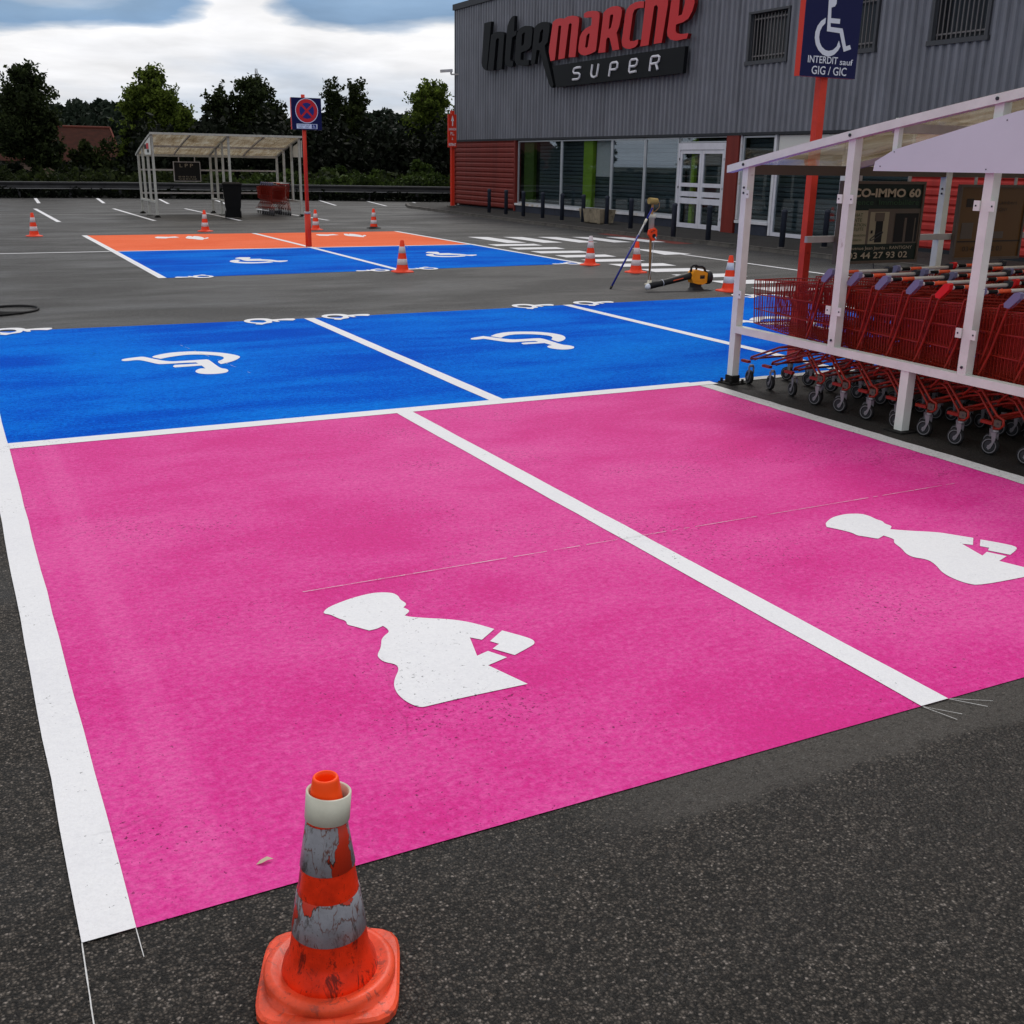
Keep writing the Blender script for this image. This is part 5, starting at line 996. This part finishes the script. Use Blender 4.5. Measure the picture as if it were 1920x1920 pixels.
tree('dense dark tree with a lower left shoulder in the middle of the tree row',(15.2,60,0),[((.1,0,4.1),(1.35,1.2,1.45)),((-1.5,.2,3.9),(.85,.9,1.3)),((.6,0,3.2),(1.5,1.2,1.3)),((-.5,0,2.6),(1.9,1.3,1.2)),((.2,.1,5.15),(.6,.6,.5)),((1.0,0,2.2),(1.2,1.1,1.2))],'dark_leaves',1.5,.16,leaf=.11)
tree('open leafed dark tree with two pointed tops right of the no stopping sign',(20.3,60,0),[((-.55,0,4.7),(.62,.6,1.2)),((.75,0,4.7),(.72,.7,1.15)),((0,0,3.7),(1.1,1.1,.9)),((.1,0,2.6),(1.2,1.2,1.1))],'mid_leaves',1.5,.13,dens=.5,leaf=.10)
tree('light green round tree next to the corner of the shop',(25.4,60,0),[((0,0,4.7),(1.3,1.2,1.15)),((-.4,0,3.7),(1.2,1.1,.9)),((.5,0,3.7),(1.3,1.1,1)),((.2,.1,5.4),(.8,.7,.5)),((0,0,2.4),(1.3,1.2,1.2))],'green_leaves',1.6,.14,leaf=.10)
# trees outside the frame on the left: the shop windows mirror them
for i,(x,y,s) in enumerate(((-9.5,60,.85),(-15,61,1.15),(-22,60,.95),(-30,62,1.2))):
    tree(['tree','broad tree','round tree','tall tree'][i]+' of the row beyond the left picture edge, mirrored in the shop windows',(x,y,0),[((0,0,4.2*s),(1.8*s,1.4,1.6*s)),((.8,0,3*s),(1.8*s,1.4,1.3*s)),((-.9,0,2.6*s),(1.6*s,1.3,1.3*s))],'mid_leaves',1.5,.15,dens=.7,leaf=.2,shoots=8)
tree('slim tree beyond the left picture edge, mirrored in the shop windows',(-.6,60,0),[((0,0,2.9),(.5,.6,.8)),((.1,0,2.0),(.8,.8,.8))],'mid_leaves',1.2,.10,leaf=.12,dens=.6,shoots=6)
def strip(name,label,mat,x0,x1,fy,fh,depth,n,leaf,z0=0,clump=1.2,kind='stuff'):
    x=rng.uniform(x0,x1,n); y=np.array([fy(v) for v in x])+rng.uniform(0,depth,n)
    h=np.array([fh(v) for v in x]); ph=rng.uniform(0,6.28,6); w_=1+.22*np.sin(x*2.1+ph[0])+.16*np.sin(x*4.7+y*1.3+ph[1])+.10*np.sin(x*9.3+ph[2])
    z=z0+h*w_*(rng.uniform(0,1,n)**.6)
    o=leaves(name,mat,np.stack([x,y,z],1),leaf); return tag(o,label,None,None,kind)
gy=lambda x: 51.2-.02*(x+10) if x<7 else 50.86-.36*(x-7)       # line of the crash barrier
tall=lambda x: (.95+.15*math.sin(x) if x<8.0 else (1.1+(x-8)*1.5 if x<9.2 else (2.7 if x<12.6 else (3.1 if x<18 else 2.9))))
strip('undergrowth','dark tangled undergrowth filling the space between and behind the trees','under_leaves',-34,40,lambda x:54.5+max(0,(x-20)*.0),tall,6.5,60000,.19)
strip('ivy_bank','low ivy covered bank with brighter green tips behind the crash barrier','hedge_leaves',11,27,lambda x:gy(x)+.6,lambda x:.92,1.6,15000,.10)
strip('ivy_bank','dull ivy covered bank behind the crash barrier on the left','mid_leaves',-20,11,lambda x:gy(x)+.6,lambda x:.9,1.6,18000,.10)
strip('ivy_bank','dark ivy growing under the crash barrier','under_leaves',-20,27,lambda x:gy(x)-.1,lambda x:.36,.6,12000,.10)
strip('grass_bank','dark grass slope behind the barrier','mid_leaves',-34,30,lambda x:gy(x)+2.2,lambda x:.9,2.2,14000,.14)
for i,(x,y,z,s,lab) in enumerate(((6.7,56.2,0,1.0,'round bush in front of the brown roof'),(17.0,52.2,0,.62,'bright bush behind the barrier right of the far shelter'),(19.3,52.0,0,.5,'small bright bush behind the barrier left of the shop corner'),(21.3,51.2,0,.66,'pointed bright bush behind the barrier beside the delivery sign'))):
    t=thing('bush',lab,'bush',(x,y,z),0,'bushes behind the crash barrier'); p=np.concatenate([blob((0,0,1.25*s),(1.5*s,1.1*s,1.35*s),int(2600*s+600)),blob((.5*s,0,.7*s),(1.6*s,1.1*s,.8*s),1200)]); leaves('foliage','mid_leaves' if i==0 else 'hedge_leaves',p,.12,t)
    m=mb('bark'); m.tube([(0,0,0),(.05,0,.6*s),(.1,0,1.6*s)],[.05,.04,.01],6); m.build('stem',t)
# wooded hills far away
def hill(name,x0,x1,y,zf,label):
    m=mb('hill_leaves'); n=60; vs=[]; 
    for j in range(5):
        for i in range(n+1):
            x=x0+(x1-x0)*i/n; vs.append((x,y+j*30-60,zf(x)*math.sin(PI*j/4)**.8*1.0-.5 if 0<j<4 else -.6))
    fs=[(j*(n+1)+i,j*(n+1)+i+1,(j+1)*(n+1)+i+1,(j+1)*(n+1)+i) for j in range(4) for i in range(n)]
    m.add(vs,fs,True); struct(m,name,label)
    k=22000; x=rng.uniform(x0,x1,k); yy=y+rng.uniform(-45,15,k); zz=np.array([zf(v) for v in x])*np.clip(np.sin((yy-y+60)/120*PI),0,1)**.8
    zz+=rng.uniform(-1.5,1.6,k)+1.1*np.sin(x*.9)+.8*np.sin(x*.37+yy*.2)
    tag(leaves('woodland','hill_leaves',np.stack([x,yy,zz],1),1.25),'dark woodland covering '+label,None,None,'stuff')
hill('hill',-60,110,400,lambda x:12.2+4.2*math.exp(-((x-52)/16)**2)+1.0*math.sin(x*.06),'the distant wooded hill left of the middle')
hill('hill',95,330,430,lambda x:13.0+5*math.exp(-((x-160)/30)**2),'the distant wooded hill beside the shop')
# brown roofed house
hs=thing('house','low house with a long brown tiled roof behind the leftmost tree','house',(3,80,0))
m=mb('roof_tiles'); m.add([(-12,-2.0,1.35),(8.15,-2.0,1.35),(8.15,2.6,3.55),(-12,2.6,3.6),(-12,7.2,1.35),(8.15,7.2,1.35)],[(0,1,2,3),(3,2,5,4)]); rf=m.build('roof',hs); m=mb('roof_ridge'); m.tube([(-12,2.6,3.60),(8.15,2.6,3.56)],.09,8); m.bar((8.15,2.6,3.55),(8.17,-2.0,1.35),.1,.1); m.build('ridge',rf)
m=mb('render_wall'); m.box((-11.8,-1.6,0),(7.9,6.8,1.45)); m.add([(7.9,-1.6,1.45),(7.9,6.8,1.45),(7.9,2.6,3.4)],[(0,1,2)]); m.build('wall',hs)
m=mb('dark_glass'); 
for x in (-8,-4,0,4): m.box((x,-1.66,.6),(x+1,-1.6,1.3))
m.build('window',hs)
# pylon
py=thing('pylon','thin lattice power pylon far behind the tree row','pylon',(104,400,0))
m=mb('pylon_steel'); 
for s,q in ((-1,-1),(1,-1),(1,1),(-1,1)): m.bar((s*2,q*2,0),(s*.25,q*.25,31.5),.16)
for i in range(9):
    z=3+i*3.1; h=2-1.75*z/31.5; h2=2-1.75*(z+3.1)/31.5; m.bar((-h,-h,z),(h2,-h2,z+3.1),.10); m.bar((h,-h,z),(-h2,-h2,z+3.1),.10)
m.build('tower',py); m=mb('pylon_steel')
for z,l in ((22.5,3.6),(26,2.8),(29.5,1.8)): m.bar((-l,0,z),(l,0,z),.22,.22)
m.build('crossarm',py)
# crash barrier, one thing with posts
gr=thing('crash_barrier','long dark steel crash barrier along the far edge of the car park','crash barrier',(0,51,0)); pts=[(-34,gy(-34)),(7,gy(7)),(28,gy(28))]
for k,(a,b) in enumerate(zip(pts,pts[1:])):
    m=mb('guard_steel'); a=Vector((*a,0)); b=Vector((*b,0)); d=(b-a).normalized(); nr=Vector((d.y,-d.x,0))
    prof=[(.0,.36),(.05,.39),(.05,.43),(.0,.49),(.0,.53),(.05,.58),(.05,.63),(.0,.66)]; 
    o=0
    for u,z in prof: p=a+nr*u; q=b+nr*u; m.v+=[(p.x,p.y,z),(q.x,q.y,z)]
    for i in range(7):
        m.f.append((2*i,2*i+1,2*i+3,2*i+2)); m.mi.append(0); m.sm.append(False)
    r_=m.build('rail',gr); r_.location=(0,-51,0)
    m=mb('guard_light'); m.bar(a+nr*.05+Vector((0,0,.385)),b+nr*.05+Vector((0,0,.385)),.02,.03); m.bar(a+nr*.055+Vector((0,0,.655)),b+nr*.055+Vector((0,0,.655)),.03,.02); e_=m.build('rail_edge',r_)
m=mb('guard_steel'); x=-33
while x<27: m.box((x,gy(x)+.01,0),(x+.1,gy(x)+.10,.62)); x+=2.0
o=m.build('posts',gr); o.location=(0,-51,0); o['kind']='stuff' 
# rooftop box seen at the very top over the shop corner
rb=thing('rooftop_billboard','dark framed panel on the shop roof just above the corner','billboard',(18.6,39.2,7.3))
m=mb('navy'); m.box((-.1,-1.6,.28),(.05,1.2,1.6)); m.build('panel',rb); m=mb('bars_grey')
for y in (-1.3,0,.9): m.bar((-.02,y,0),(-.02,y,.3),.05); m.bar((.9,y,0),(.05,y,.9),.04)
m.build('truss',rb)
if True:
    # posts of the barrier are few enough to be parts of their own
    o=bpy.data.objects.get('posts')
    if o: bpy.data.objects.remove(o)
    x=-33; first=None
    while x<27:
        if first is None:
            m=mb('guard_steel'); m.box((0,0,0),(.1,.09,.62)); first=m.build('post',gr); p_=first
        else: p_=first.copy(); col.objects.link(p_); p_.parent=gr
        p_.location=(x,gy(x)+.01-51,0); x+=2.0
